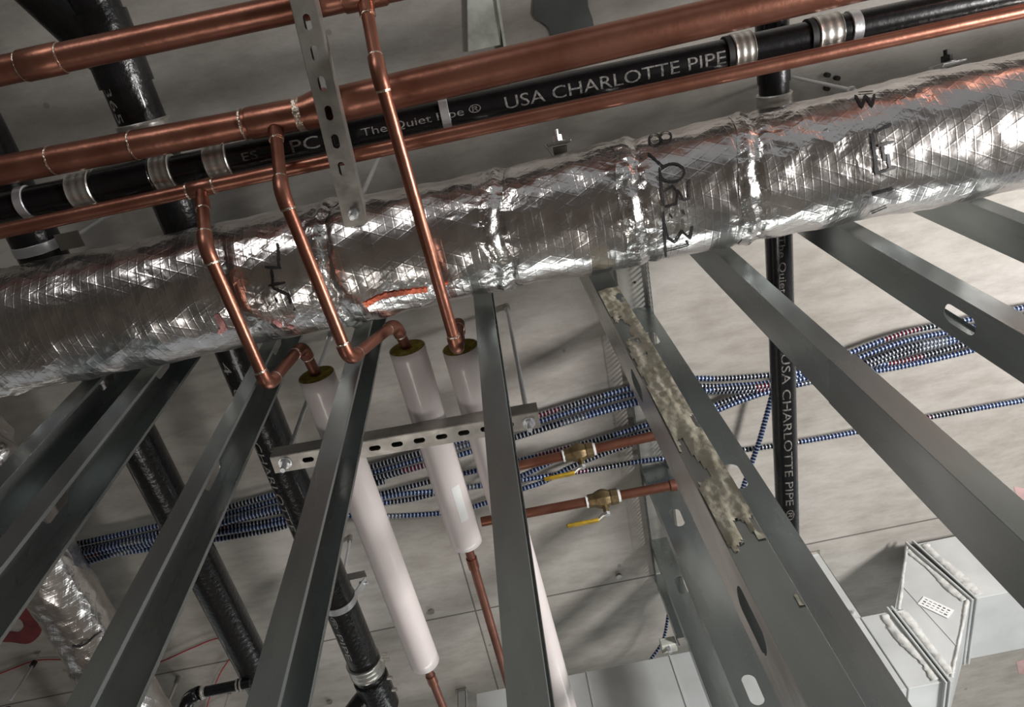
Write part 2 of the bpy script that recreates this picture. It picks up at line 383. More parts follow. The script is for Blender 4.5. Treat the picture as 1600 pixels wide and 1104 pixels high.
studs = [(-.98, .045, 'unlit dark steel stud at the far left, first of the row'),
         (-.843, .045, 'dark steel stud with foil duct seen through its slot'),
         (-.565, .032, 'steel stud just behind the leftmost copper drop pipe elbow'),
         (-.350, .035, 'steel stud behind the middle copper elbow, left of the middle white pipe'),
         (-.080, .040, 'steel stud in front of the third white insulated pipe'),
         (.183, .046, 'steel stud caked with tan spray foam residue'),
         (.467, .036, 'stained steel stud with a spliced sleeve, crossing the black vertical pipe'),
         (.742, .042, 'clean steel stud with an open slot showing blue cable'),
         (1.024, .040, 'plain steel stud at the far right edge of the photo')]
ST = []
for i, (x, wd, lb) in enumerate(studs):
    hs = [-.5, .03] if i == 6 else (SH if i < 5 else SH[:4])
    mats = (GALVB, GALV, GALV) if i == 5 else (GALV, GALV, GALV)
    ST.append(stud((x, YF, -ZC), D, wd, HC-.004, lb, hs, mats=mats))
# nested sleeve of the spliced stud
t = ST[6]; m = MB(); zt = 1.62*.597; x0, x1 = .467-.0022, .467+.0385
m.prism([(x0, YF-.0022), (x1, YF-.0022), (x1, YF+.02), (x1-.0012, YF+.02), (x1-.0012, YF-.001), (x0+.0012, YF-.001), (x0+.0012, YB), (x0, YB)], 2, -ZC+.01, zt)
o = m.build('splice_sleeve', GALV, None, smooth=False, bevel=.0006); o.parent = t; o.location = -Vector(t.location)
o['label'] = 'outer steel sleeve lapped over the lower stud'
# spray foam residue on the sixth stud
def foam(t, x0, x1, y, zr, seed):
    m = MB(); nx, nz = 14, 520
    for j in range(nz+1):
        for i in range(nx+1):
            x = lerp(x0, x1, i/nx); z = lerp(zr[0], zr[1], j/nz)
            a = noise.fractal(Vector((x*40+seed, 0, z*7)), .8, 2.2, 5)+.12
            f_ = .22*(i/nx)+(.34 if zr[0]+.1 < z < .98 else (.22 if z > .98 else -.12))-(.35 if z < .66 else 0)
            tck = max(0, a*.7+f_)
            m.v.append((x, y-.0008-min(.004, tck*.005)-.0009*noise.noise(Vector((x*150, seed, z*90))), z) if tck > .12 else (x, y+.0004, z))
            m.uv.append(tck)
    for j in range(nz):
        for i in range(nx):
            q = [j*(nx+1)+i, j*(nx+1)+i+1, (j+1)*(nx+1)+i+1, (j+1)*(nx+1)+i]
            if sum(1 for k in q if m.uv[k] > .12) >= 3: m.f.append(tuple(q))
    o = m.build('foam_residue', FOAM, None, smooth=True, ang=3); o.parent = t; o.location = -Vector(t.location)
    o['label'] = 'dried tan foam smear'
foam(ST[5], .184, .2285, YF, (.52, 1.42), 3.3)

# perpendicular wall
PX0, PX1 = .331, .426
for yy, hs, top, bot, lb in ((.964, [1.193, 1.874, .55], HC-.004, -ZC, 'broad faced steel stud with two open slots beside the foam covered stud'),
                        (1.57, [1.158, 1.80, .5], HC-.004, -ZC, 'second stud of the wall running away, with the copper stub ends against it'),
                        (1.91, [1.85, 1.2, .55], HC-.004, -ZC, 'third stud of the wall running away, nearest the grey duct'),
                        (2.085, [], HC-.004, 1.785, 'short steel stud above the grey rectangular duct')):
    t = stud((PX1, yy, bot), PX1-PX0, .036, top, lb, hs, rot=PI/2, group='steel studs of the wall running away')
    for ch in t.children: pass
# tracks
def track(name, x0, x1, y0, y1, z, up, label, legs=.03, cat='track'):
    t = empty(name, ((x0+x1)/2, (y0+y1)/2, z), label, cat); s = 1 if up else -1
    MB().box((x0, y0, z), (x1, y1, z+.0015*-s)).build('track_web', GALV, t, smooth=False)
    return t
t = empty('ceiling_track', (0, (YF+YB)/2, HC), 'top track of the stud row, fixed to the slab behind the foil duct', 'track')
MB().box((-2.6, YF-.003, HC-.0018), (2.6, YB+.003, HC-.0003)).build('track_web', GALV, t, smooth=False)
for yy in (YF-.003, YB+.0015): MB().box((-2.6, yy, HC-.045), (2.6, yy+.0015, HC-.0018)).build('track_leg', GALV, t, smooth=False)
t = empty('floor_track', (0, (YF+YB)/2, -ZC), 'bottom track of the stud row on the floor', 'track')
MB().box((-2.6, YF-.003, -ZC), (2.6, YB+.003, -ZC+.0015)).build('track_web', GALV, t, smooth=False)
for yy in (YF-.003, YB+.0015): MB().box((-2.6, yy, -ZC+.0015), (2.6, yy+.0015, -ZC+.035)).build('track_leg', GALV, t, smooth=False)
TP = M('dull_grey_track_steel', (.42, .41, .38), .5, .6, .1, 30, .2, 12)
t = empty('ceiling_track', ((PX0+PX1)/2, 1.6, HC), 'slotted-edge ceiling track of the wall running away, beside the stained stud', 'track')
MB().box((PX0-.001, .70, HC-.0020), (PX1+.001, 2.12, HC-.0003)).build('track_web', TP, t, smooth=False)
MB().tube([( .39, .875, HC-.006), (.39, .875, HC-.002)], .004, 12).build('screw', DARKR, t)
for xx in (PX0-.002, PX1+.002):
    m = MB(); m.box((xx-.0007, .70, HC-.014), (xx+.0007, 2.12, HC-.002)); m.box((xx-.0007, .70, HC-.052), (xx+.0007, 2.12, HC-.049))
    y = .71
    while y < 2.09:
        m.obox((xx, y+.008, HC-.032), Vector((1, 0, 0)), Vector((0, .42, -.9)).normalized(), Vector((0, .9, .42)).normalized(), .0016, .04, .004)
        y += .0165
    m.build('slotted_leg', GALV, t, smooth=False)
t = empty('floor_track', ((PX0+PX1)/2, 1.45, -ZC), 'bottom track of the wall running away on the floor', 'track')
MB().box((PX0-.001, .93, -ZC), (PX1+.001, 2.12, -ZC+.0015)).build('track_web', GALV, t, smooth=False)
for xx in (PX0-.0025, PX1+.001): MB().box((xx, .93, -ZC+.0015), (xx+.0015, 2.12, -ZC+.035)).build('track_leg', GALV, t, smooth=False)

# ------------------------------------------------------------------ foil wrapped duct
DY, DZ = .445, 1.494
def rbase(x):
    k = [(-3, .131), (-.75, .131), (-.39, .132), (-.16, .125), (.05, .123), (.19, .131), (.33, .129), (.6, .131), (.76, .133), (.95, .138), (3, .139)]
    for (a, ra), (b, rb) in zip(k, k[1:]):
        if a <= x <= b:
            t = (x-a)/(b-a); t = t*t*(3-2*t); return ra+(rb-ra)*t
    return .137
SEAMS = [-1.06, -.325, .02, .295, .53, 1.35]
def drad(x, th):
    r = rbase(x); p = Vector((x, math.cos(th)*.12, math.sin(th)*.12))
    r += .0035*noise.noise(p*9)+.0022*noise.noise(p*26+Vector((5, 0, 0)))
    n = 1-2*abs(noise.noise(p*17+Vector((9, 3, 1))))
    r += .0016*n
    for s in SEAMS:
        q = s+.010*noise.noise(Vector((th*1.5, s*9, 0)))-.03*math.cos(th)
        dd = abs(x-q)
        r += .0035*math.exp(-(dd/.009)**2)-.004*math.exp(-((x-q-.018)/.010)**2)
        r += .004*math.exp(-(dd/.045)**2)*noise.noise(p*60)
    return r
def dpt(x, th, off=0):
    r = drad(x, th)+off; return Vector((x, DY+r*math.sin(th), DZ-r*math.cos(th)))     # th=0 is straight down
duct = empty('foil_wrapped_duct', (0, DY, DZ), 'large silver foil insulated round duct crossing the photo', 'duct')
edges = [-2.6]+SEAMS+[2.6]
for a, b in zip(edges, edges[1:]):
    nx = int((b-a)/(.0055 if -1.2 < (a+b)/2 < 1.4 else .012)); ns = 150; m = MB(); m.useuv = True
    for i in range(nx+1):
        x = lerp(a, b, i/nx)
        for k in range(ns+1):
            th = 2*PI*k/ns-PI; m.v.append(tuple(dpt(x, th))); m.uv.append((x, th*.125))
    for i in range(nx):
        for k in range(ns):
            q = i*(ns+1)+k; m.f.append((q, q+1, q+ns+2, q+ns+1))
    m.build('foil_section', FOIL, duct, loc=((a+b)/2, DY, DZ), ang=3)
TAPE = M('crumpled_foil_tape', (.74, .72, .70), .26, 1, .6, 38, .1, 20)
for s in SEAMS[1:5]:
    m = MB(); ns = 150
    for j in range(9):
        for k in range(ns+1):
            th = 2*PI*k/ns-PI; q = s+.010*noise.noise(Vector((th*1.5, s*9, 0)))-.03*math.cos(th)
            x = q-.022+.044*j/8+.006*noise.noise(Vector((th*4, j > 4, s*5)))
            m.v.append(tuple(dpt(x, th, .0007+.0018*abs(noise.noise(Vector((x*120, th*9, s)))))))
    for j in range(8):
        for k in range(ns):
            q = j*(ns+1)+k; m.f.append((q, q+1, q+ns+2, q+ns+1))
    m.build('tape_joint', TAPE, duct, loc=(s, DY, DZ), ang=3)
def on_duct(px, py):
    d = ray(px, py).normalized(); r = .13
    for it in range(8):
        # distance to circle in the yz plane
        A = d.y**2+d.z**2; B = -(d.y*DY+d.z*DZ); Cc = DY*DY+DZ*DZ-r*r; ds = B*B-A*Cc
        if ds < 0: ds = 0
        t_ = (-B-math.sqrt(ds))/A; p = d*t_; th = math.atan2(p.y-DY, DZ-p.z); r = drad(p.x, th)
    return p.x, th
def mark(name, strokes, wpx, mat, label):
    m = MB(); first = None
    for st in strokes:
        pts = []
        for a, b in zip(st, st[1:]):
            n = max(1, int(math.hypot(b[0]-a[0], b[1]-a[1])/2.5))
            for i in range(n): pts.append((lerp(a[0], b[0], i/n), lerp(a[1], b[1], i/n)))
        pts.append(st[-1]); q = [on_duct(*p) for p in pts]; ww = wpx
        base = len(m.v); n = len(q)
        for i in range(n):
            a, b = q[max(0, i-1)], q[min(n-1, i+1)]
            dx, dt = b[0]-a[0], (b[1]-a[1])*.13; l = math.hypot(dx, dt) or 1
            wd = ww*(.8+.45*noise.noise(Vector((pts[i][0]*.3, pts[i][1]*.3, 0)))) if 0 < i < n-1 else ww*.5
            for s_ in (-1, -.33, .33, 1):
                m.v.append(tuple(dpt(q[i][0]-dt/l*wd*s_, q[i][1]+dx/l*wd*s_/.13, .0024)))
        for i in range(n-1):
            for k in range(3):
                z = base+i*4+k; m.f.append((z, z+1, z+5, z+4))
    c = Vector(m.v[0]); o = m.build(name, mat, duct, loc=c, ang=3); o['label'] = label
def ell(cx, cy, rx, ry, a0=0, a1=360, rot=0, n=14):
    o = []
    for i in range(n+1):
        a = math.radians(lerp(a0, a1, i/n)); x, y = rx*math.cos(a), ry*math.sin(a); c, s = math.cos(rot), math.sin(rot)
        o.append((cx+x*c-y*s, cy+x*s+y*c))
    return o
mark('marker_writing', [ell(1040, 214, 9, 7, rot=-.2), ell(1023, 219, 9, 9, rot=-.2), [(1012, 240), (1038, 262)],
      ell(1050, 270, 19, 14, -150, 190, rot=-.1), [(1030, 262), (1037, 322)], [(1037, 300), (1050, 290), (1058, 300), (1056, 318), (1040, 323)],
      [(1058, 296), (1068, 312), (1077, 310), (1076, 280)], [(1046, 334), (1050, 340)], [(1066, 327), (1069, 335)],
      [(1038, 348), (1044, 372), (1054, 378), (1062, 366), (1064, 360), (1078, 372), (1082, 352)], [(1037, 392), (1075, 382), (1072, 376)], [(1036, 330), (1040, 400)]],
     .0028, MARK, 'black marker characters reading 80B-31')
mark('marker_writing', [[(1336, 150), (1346, 168), (1352, 150), (1362, 166), (1366, 148)], [(1340, 146), (1364, 144)]], .0036, MARK, 'black marker strokes near the top of the duct')
mark('marker_writing', [[(1362, 208), (1366, 240), (1369, 271)],
      [(1366, 207), (1392, 194)], [(1371, 228), (1396, 221)], [(1368, 271), (1399, 260)], [(1387, 240), (1390, 262)], [(1378, 228), (1382, 252)]], .0036, MARK, 'black marker letter like an E')
mark('marker_writing', [[(1362, 303), (1395, 294)], [(1361, 332), (1385, 322)]],
     .0036, MARK, 'two short black marker dashes')
mark('marker_writing', [[(434, 380), (436, 418)], [(414, 417), (440, 418)], [(424, 420), (427, 450)], [(420, 446), (446, 441)], [(427, 450), (450, 460), (454, 474)], [(430, 466), (434, 472)], [(458, 482), (461, 484)]],
     .0030, MARK, 'black marker strokes faded on the foil, left of the middle drop pipe')
mark('paint_streak', [[(570, 476), (590, 465), (612, 459), (640, 455), (668, 452)]], .0085, ORNG, 'orange spray paint streak')
mark('paint_streak', [[(690, 446), (700, 440)]], .004, ORNG, 'small orange paint dab')
mark('paint_streak', [[(338, 490), (350, 512), (342, 520)]], .007, PINKP, 'pink paint smear beside the left drop pipe')
mark('paint_streak', [[(428, 500), (440, 510)], [(450, 508), (458, 512)]], .006, PINKP, 'pink paint smear near the lower edge of the duct')
# duct hanger clamps and bolt ears on the near shoulder
def bolt_ear(px, py, h, label, flip=1):
    p = H(px, py, h); t = empty('duct_hanger_clamp', p, label, 'hanger clamp', 'bolted clamps on top of the foil duct')
    ax = Vector((1, 0, 0)); ay = Vector((0, .25, .968)); az = Vector((0, -.968, .25))
    MB().obox(p, ax, ay, az, .052, .055, .004).build('clamp_plate', ZINC if flip < 0 else STRUT, t, loc=p, smooth=False, bevel=.001)
    MB().tube([p+az*.002, p+az*.0045], .017, 20).build('washer', ZINC, t, loc=p)
    MB().tube([p+az*.0045, p+az*.018], .0115, 6).build('nut', ZINC if flip > 0 else DARKR, t, loc=p, smooth=False)
    MB().tube([p+az*.018, p+az*.030], .006, 12).build('bolt_end', ZINC if flip > 0 else DARKR, t, loc=p)
    MB().obox(p+Vector((0, .030, -.012)), ax, Vector((0, .9, .4)).normalized(), Vector((0, -.4, .9)).normalized(), .03, .06, .004).build('clamp_saddle', STRUT, t, loc=p, smooth=False)
    if flip < 0:
        MB().obox(p+ax*-.022+ay*-.004-az*.016, az, ay, ax, .036, .034, .003).build('clamp_lug', M('pale_zinc_lug', (.85, .9, .92), .35, .7), t, loc=p, smooth=False)
    else:
        q = p+ax*-.03+Vector((0, -.004, -.012)); MB().tube([q, q+Vector((.012, .02, -.03))], .0022, 8).build('wire_tail', ZINC, t, loc=p)
bolt_ear(872, 224, 1.62, 'bolted hanger clamp with bright nut on top of the duct')
bolt_ear(1480, 100, 1.625, 'dark bolt and pale lug of a clamp near the right end of the duct', -1)
p = H(100, 374, 1.64)
def rod(name, x, y, z0, z1, label, r=.0048, cat='threaded rod', group='threaded hanger rods', anchor=True, nut=None):
    t = empty(name, (x, y, z1), label, cat, group)
    n = int((z1-z0)/.005)
    MB().tube([(x, y, lerp(z0, z1, i/n)) for i in range(n+1)], r, 10, rfun=lambda L, a: 1+.07*math.sin(L/.0022+a)).build('rod_shaft', ZINC, t, loc=(x, y, z1))
    if anchor:
        MB().tube([(x, y, z1-.03), (x, y, z1)], r*1.7, 12).build('ceiling_anchor', STRUT, t, loc=(x, y, z1))
    if nut:
        for z in nut: MB().tube([(x, y, z-.005), (x, y, z+.005)], r*2.1, 6).build('nut', ZINC, t, loc=(x, y, z1), smooth=False)
    return t
rod('threaded_rod', .88, .357, 1.648, HC, 'slim hanger rod right of the banded black pipe, meeting the foil duct', .0045, nut=(1.73,))

# ------------------------------------------------------------------ copper mains
def band(t, name, p, axis, r, wd, mat, th=.0022, screw=None):
    p = Vector(p); a = Vector(axis).normalized()
    m = MB(); m.tube([p-a*wd/2, p-a*wd*.46, p+a*wd*.46, p+a*wd/2], [r+th*.4, r+th, r+th, r+th*.4], 36)
    return m.build(name, mat, t, loc=p)
def ridged_band(t, p, axis, r, wd, name='coupling_band'):
    p = Vector(p); a = Vector(axis).normalized(); m = MB(); n = 24; pts = []; rr = []
    for i in range(n+1):
        s = i/n; pts.append(p+a*(s-.5)*wd); q = r+.0022+.0004*math.cos(s*2*PI*3)+(.0006 if abs(s-.5) > .42 else 0)
        if s < .02 or s > .98: q = r+.001
        rr.append(q)
    o = m.tube(pts, rr, 40).build(name, BAND, t, loc=p)
    side = a.cross(Vector((0, 0, 1))).normalized()
    return o
XA = Vector((1, 0, 0)); YA = Vector((0, 1, 0))
def main_pipe(pts, rs, label, group='copper main pipes'):
    p = Vector(pts[0]); t = empty('copper_main_pipe', p, label, 'copper pipe', group)
    for a, b, r in zip(pts, pts[1:], rs):
        a, b = Vector(a), Vector(b); n = 40
        MB().tube(seg(a, b, n), r, 36).build('pipe_run', COP, t, loc=p)
    return t
# axis from pixels
def axis_of(pairs, h):
    return [(H(x, (a+b)/2, h)) for x, a, b in pairs]
cz = 1.478
a0, a1 = axis_of([(0, 85, 137), (400, 0, 50)], cz); dr = (a1-a0).normalized()
t = main_pipe([a0-dr*1.6, a0+dr*1.9], [.0255], 'uppermost copper main pipe, crossing the top left corner')
for px in (34, 102):
    q = a0+dr*((H(px, 100, cz)-a0).dot(dr)); band(t, 'solder_ring', q, dr, .0256, .004, SOLD, .0012)
q = a0+dr*((H(68, 100, cz)-a0).dot(dr)); band(t, 'coupling', q, dr, .0255, .075, COP, .0025)
q = a0+dr*((H(572, 5, cz)-a0).dot(dr)); band(t, 'tee_fitting', q, dr, .0255, .08, COP, .003)
AX1 = (a0, dr)
b0, b1 = axis_of([(0, 243, 290), (400, 165, 217)], cz); dr2 = (b1-b0).normalized()
qm = b0+dr2*((H(466, 170, cz)-b0).dot(dr2))
c1, c2 = axis_of([(800, 71, 125), (1000, 24, 79)], cz+.012); dr3 = (c2-c1).normalized()
t = empty('copper_main_pipe', qm, 'second copper main pipe, thicker right of the soldered tee', 'copper pipe', 'copper main pipes')
MB().tube(seg(b0-dr2*1.6, qm, 30), .0272, 36).build('pipe_run', COP, t, loc=qm)
MB().tube(seg(qm+(c1-qm).normalized()*.03, c2+dr3*2.2, 50), .0335, 40).build('pipe_run', COP, t, loc=qm)
d_ = (c1-qm).normalized()
MB().tube([qm-dr2*.10, qm-dr2*.095, qm-dr2*.004], [.029, .0302, .0302], 36).build('tee_fitting', COP, t, loc=qm)
MB().tube([qm-dr2*.004, qm+dr2*.012, qm+d_*.036, qm+d_*.06], [.0302, .0315, .0362, .0362], 36).build('reducer', COP, t, loc=qm)
MB().tube(seg(qm-dr2*.006, qm+dr2*.007, 12), .0318, 40, rfun=lambda L, a: 1+.05*noise.noise(Vector((L*400, a*4, 0)))+.04*math.sin(a*7)).build('solder_ring', SOLD, t, loc=qm)
q = b0+dr2*((H(380, 190, cz)-b0).dot(dr2)); band(t, 'solder_ring', q, dr2, .0295, .004, SOLD, .0012)
for px, py in ((205, 215), (78, 240)):
    q = b0+dr2*((H(px, py, cz)-b0).dot(dr2)); band(t, 'solder_ring', q, dr2, .0273, .003, SOLD, .0008)
TEE2 = b0+dr2*((H(430, 190, cz)-b0).dot(dr2))
e0, e1 = axis_of([(0, 350, 373), (1500, 27, 50)], 1.462); dr4 = (e1-e0).normalized()
t = empty('copper_main_pipe', e0, 'thinnest copper main pipe, running just above the foil duct', 'copper pipe', 'copper main pipes')
MB().tube(seg(e0-dr4*1.4, e1+dr4*1.6, 60), .0143, 28).build('pipe_run', COP, t, loc=e0)
TEE1 = e0+dr4*((H(315, 295, 1.462)-e0).dot(dr4))
band(t, 'tee_fitting', TEE1, dr4, .0143, .05, COP, .0022)
for s in (-.026, .026): band(t, 'solder_ring', TEE1+dr4*s, dr4, .0148, .004, SOLD, .0016)
TEE3 = AX1[0]+AX1[1]*((H(572, 4, cz)-AX1[0]).dot(AX1[1]))

# ------------------------------------------------------------------ copper drop pipes
def branch(tee, el, stub, top, wstart, label, r=.0118):
    t = empty('copper_drop_pipe', el, label, 'copper pipe', 'copper drop pipes under the foil duct')
    tee, el, stub, top, ws = map(Vector, (tee, el, stub, top, wstart))
    d1 = (el-tee).normalized(); d2 = (stub-el).normalized(); d3 = (top-stub).normalized(); d4 = (ws-top).normalized()
    MB().tube(seg(tee, el-d1*.012, 6), r, 24).build('pipe_run', COP, t, loc=el)
    MB().tube([tee+d1*.028, tee+d1*.030, tee+d1*.052], [r+.001, r+.0028, r+.0028], 24).build('coupling', COP, t, loc=el)
    MB().tube([tee+d1*.050, tee+d1*.056], r+.0016, 24).build('solder_ring', SOLD, t, loc=el)
    def elbow(a, m_, b, rad, nm='elbow'):
        pts = arc3(a, m_, b, rad, 10); MB().tube([pts[0]+(pts[0]-pts[1]).normalized()*.008]+pts+[pts[-1]+(pts[-1]-pts[-2]).normalized()*.008], r+.0026, 24).build(nm, COP, t, loc=el)
        MB().tube([pts[0]+(pts[0]-pts[1]).normalized()*.006, pts[0]+(pts[0]-pts[1]).normalized()*.012], r+.0016, 24).build('solder_ring', SOLD, t, loc=el)
        MB().tube([pts[-1]+(pts[-1]-pts[-2]).normalized()*.006, pts[-1]+(pts[-1]-pts[-2]).normalized()*.012], r+.0016, 24).build('solder_ring', SOLD, t, loc=el)
    elbow(tee, el, stub, .022)
    MB().tube(seg(el+d2*.012, stub-d2*.012, 12), r, 24).build('pipe_run', COP, t, loc=el)
    elbow(el, stub, top, .024)
    MB().tube(seg(stub+d3*.012, top-d3*.012, 6), r, 24).build('pipe_run', COPD, t, loc=el)
    elbow(stub, top, ws, .024)
    MB().tube(seg(top+d4*.012, ws+d4*.05, 6), r, 24).build('pipe_run', COPD, t, loc=el)
    return t
WH = 1.487
W1a, W1b = H(494, 585, WH), H(664, 1034, WH)
W2a, W2b = H(636, 543, WH), H(729, 846, WH)
W3a = H(719, 542, WH); W3b = H(896, 1165, WH)
branch(TEE1, H(321, 385, 1.350), H(418, 603, 1.315), H(472, 540, 1.47), W1a, 'leftmost copper drop pipe ending at the first white insulated pipe')
branch(TEE2, H(440, 300, 1.338), H(546, 562, 1.278), H(617, 506, 1.465), W2a, 'middle copper drop pipe with elbow in front of a steel stud')
branch(TEE3, H(591, 112, 1.352), H(715, 548, 1.322), H(716, 502, 1.462), W3a, 'rightmost and longest copper drop pipe, from the uppermost copper main')

# ------------------------------------------------------------------ white insulated pipes
def insulated(a, b, label, ext, sticker=None, R=.0405):
    t = empty('insulated_pipe', a, label, 'insulated pipe', 'white insulated pipes'); d = (b-a).normalized()
    n = 30
    m = MB(); m.tube(seg(a, b, n), R, 48, caps=False)
    m.build('insulation_jacket', JACK, t, loc=a, ang=1.2, solid=.0016)
    MB().tube([a-d*.001, a+d*.004, b-d*.003, b+d*.002], [R-.002]*4, 40, rfun=lambda L, q: 1+.03*noise.noise(Vector((L*80, q*6, 0)))).build('fiberglass_core', FIBER, t, loc=a)
    if ext is not None:
        m = MB().tube(seg(b, ext, 20), .0118, 22, rfun=lambda L, q: 1+.02*noise.noise(Vector((L*30, q, 0)))); m.build('copper_tube', COPD, t, loc=a)
        q = b+(ext-b).normalized()*.055; MB().tube([q, q+(ext-b).normalized()*.035], .0142, 22).build('coupling', COP, t, loc=a)
    if sticker:
        px0, py0, px1, py1, wd = sticker
        p0, p1 = H(px0, py0, WH-R), H(px1, py1, WH-R); s0, s1 = (p0-a).dot(d), (p1-a).dot(d); m = MB()
        side = d.cross(Vector((0, 0, 1))).normalized(); dn = d.cross(side)
        if dn.z > 0: dn = -dn
        ph = math.asin(max(-.9, min(.9, ((p0-a).dot(side)+(p1-a).dot(side))/2/R)))
        for i in range(2):
            for k in range(9):
                an = ph+(k/8-.5)*wd; m.v.append(tuple(a+d*(s0, s1)[i]+(dn*math.cos(an)+side*math.sin(an))*(R+.0012)))
        for k in range(8): m.f.append((k, k+1, k+10, k+9))
        o = m.build('label_sticker', WHITE, t, loc=a, ang=1); o['label'] = 'small glossy white sticker'
    return t
insulated(W1a, W1b, 'leftmost white insulated pipe, its lower end open onto bare copper', H(702, 1128, WH))
insulated(W2a, W2b, 'short middle white insulated pipe with a white sticker', H(790, 1050, WH)+Vector((0, .2, 0)), (716, 760, 722, 816, .55))
insulated(W3a, W3b, 'longest white insulated pipe, mostly hidden by a steel stud', None)

# ------------------------------------------------------------------ strut channels
def strut(p0, p1, z, label, slots_from=.02, pitch=.048, skip=()):
    """channel with its slotted back facing down; p0,p1 centre line ends (x,y); z underside"""
    p0, p1 = Vector((*p0, z)), Vector((*p1, z)); d = (p1-p0); L = d.length; d.normalize(); s = Vector((0, 0, 1)).cross(d)
    t = empty('strut_channel', (p0+p1)/2, label, 'strut channel', 'slotted strut channels')
    Wd, Hh, e = .041, .041, .0025; m = MB(); c = (p0+p1)/2
    def P(a, y, zz): return tuple(p0+d*a+s*y+Vector((0, 0, zz)))
    hw, hl = .0066, .013; a = slots_from; cur = 0; k = 0
    def quad(a0_, a1_):
        n = len(m.v); m.v += [P(a0_, -Wd/2, 0), P(a1_, -Wd/2, 0), P(a1_, Wd/2, 0), P(a0_, Wd/2, 0)]; m.f.append((n, n+1, n+2, n+3))
    while a+pitch/2+.001 < L:
        mid = a+pitch/2; lo, hi = a+.002, a+pitch-.002
        if k not in skip:
            quad(cur, lo); N = 24; n = len(m.v); inn = []; out = []
            for j in range(N):
                q = 2*PI*j/N; cx, cy = math.cos(q), math.sin(q)
                inn.append((mid+hw*cx+((hl-hw) if cx > 0 else -(hl-hw)), hw*cy))
                sc_ = 1/max(abs(cx), abs(cy)); out.append((mid+cx*sc_*(hi-lo)/2, cy*sc_*Wd/2))
            for q in inn+out: m.v.append(P(q[0], q[1], 0))
            for j in range(N):
                jj = (j+1) % N; m.f.append((n+j, n+jj, n+N+jj, n+N+j))
            cur = hi
        a += pitch; k += 1
        if a+pitch > L: break
    quad(cur, L)
    m.build('slotted_back', STRUT, t, loc=c, smooth=False, solid=e)
    for sg in (-1, 1):
        m = MB(); n = 0
        prof = [(sg*Wd/2, 0), (sg*Wd/2, Hh), (sg*(Wd/2-.0095), Hh), (sg*(Wd/2-.0095), Hh-.007)]
        for (y, zz) in prof: m.v += [P(0, y, zz), P(L, y, zz)]
        for i in range(3): m.f.append((2*i, 2*i+1, 2*i+3, 2*i+2))
        m.build('side_wall', STRUT, t, loc=c, smooth=False, solid=e)
    return t
# trapeze under the copper mains
ta, tb = H(503, 130, 1.405), H(557, 358, 1.405); dd = (tb-ta).normalized()
strut((tb-dd*.95)[:2], tb[:2], 1.405, 'strut channel end-on over the foil duct, holding the copper mains up', .095, .0508, skip=(0, 15, 16))
q = H(553, 333, 1.405)
rod('threaded_rod', q.x, q.y, 1.372, HC, 'hanger rod at the near end of the strut under the copper mains', .0052, nut=(1.400, 1.455))
# trapeze under the white pipes
s0, s1 = H(426, 727, 1.400), H(843, 655, 1.400)
strut(s0[:2], s1[:2], 1.400, 'strut channel carrying the white insulated pipes', .005, .0508)
for (px, py, lb) in ((446, 722, 'hanger rod at the left end of the strut below the white pipes'), (826, 660, 'bright hanger rod at the right end of the strut, just right of a stud')):
    q = H(px, py, 1.400); tt = rod('threaded_rod', q.x, q.y, 1.368, HC, lb, .0058, nut=(1.394, 1.446))
    MB().tube([(q.x, q.y, 1.3965), (q.x, q.y, 1.3985)], .015, 20).build('washer', ZINC, tt, loc=(q.x, q.y, HC))

# ------------------------------------------------------------------ black drain pipes
def iron(a, b, r, label, loc=None, mat=IRON, group='black cast iron drain pipes'):
    t = empty('black_drain_pipe', a, label, 'drain pipe', group)
    MB().tube(seg(a, b, 60), r, 44).build('pipe_run', mat, t, loc=a); return t
# horizontal, along the copper
h0, h1 = H(0, 325, 1.530), H(1500, 8, 1.530); dh = (h1-h0).normalized(); RH = .0300
def hp(px, py): return h0+dh*((H(px, py, 1.530-RH)-h0).dot(dh))
th_ = empty('black_drain_pipe', h0, 'long black drain pipe lying between the copper mains, printed with grey lettering', 'drain pipe', 'black cast iron drain pipes')
MB().tube(seg(h0-dh*1.5, h1+dh*1.5, 60), RH, 44).build('pipe_run', IRONS, th_, loc=h0)
MB().tube([hp(146, 300), hp(150, 300), hp(236, 285), hp(240, 285)], [RH+.002, RH+.0065, RH+.0065, RH+.002], 44).build('hub_fitting', IRONS, th_, loc=h0)
for px, py, wd in ((123, 303, .048), (252, 277, .040), (338, 258, .047), (1166, 76, .042), (1301, 50, .050)): ridged_band(th_, hp(px, py), dh, RH+.0035, wd)
for px, py, wd in ((30, 322, .018), (695, 178, .018), (1343, 40, .020)): band(th_, 'hanger_strap', hp(px, py), dh, RH+.0015, wd, ZINC, .0018)
for px, py in ((1143, 60), (1275, 40)): 
    q = hp(px, py); MB().tube([q-dh*.006, q+dh*.006], RH+.0045, 40).build('gasket_edge', DARKR, th_, loc=h0)
UPY = Vector((0, -1, 0))
pipe_text('PC', 'lettering', th_, hp(455, 232), dh, UPY, RH, (hp(498, 220)-hp(455, 232)).length, .1, .024)
pipe_text('ES', 'lettering', th_, hp(378, 245), dh, UPY, RH, (hp(402, 240)-hp(378, 245)).length, .1, .016)
pipe_text('The Quiet Pipe ®', 'lettering', th_, hp(562, 198), dh, UPY, RH, (hp(750, 160)-hp(562, 198)).length, .0, .020)
pipe_text('USA CHARLOTTE PIPE', 'lettering', th_, hp(787, 150), dh, UPY, RH, (hp(1134, 78)-hp(787, 150)).length, .0, .024)
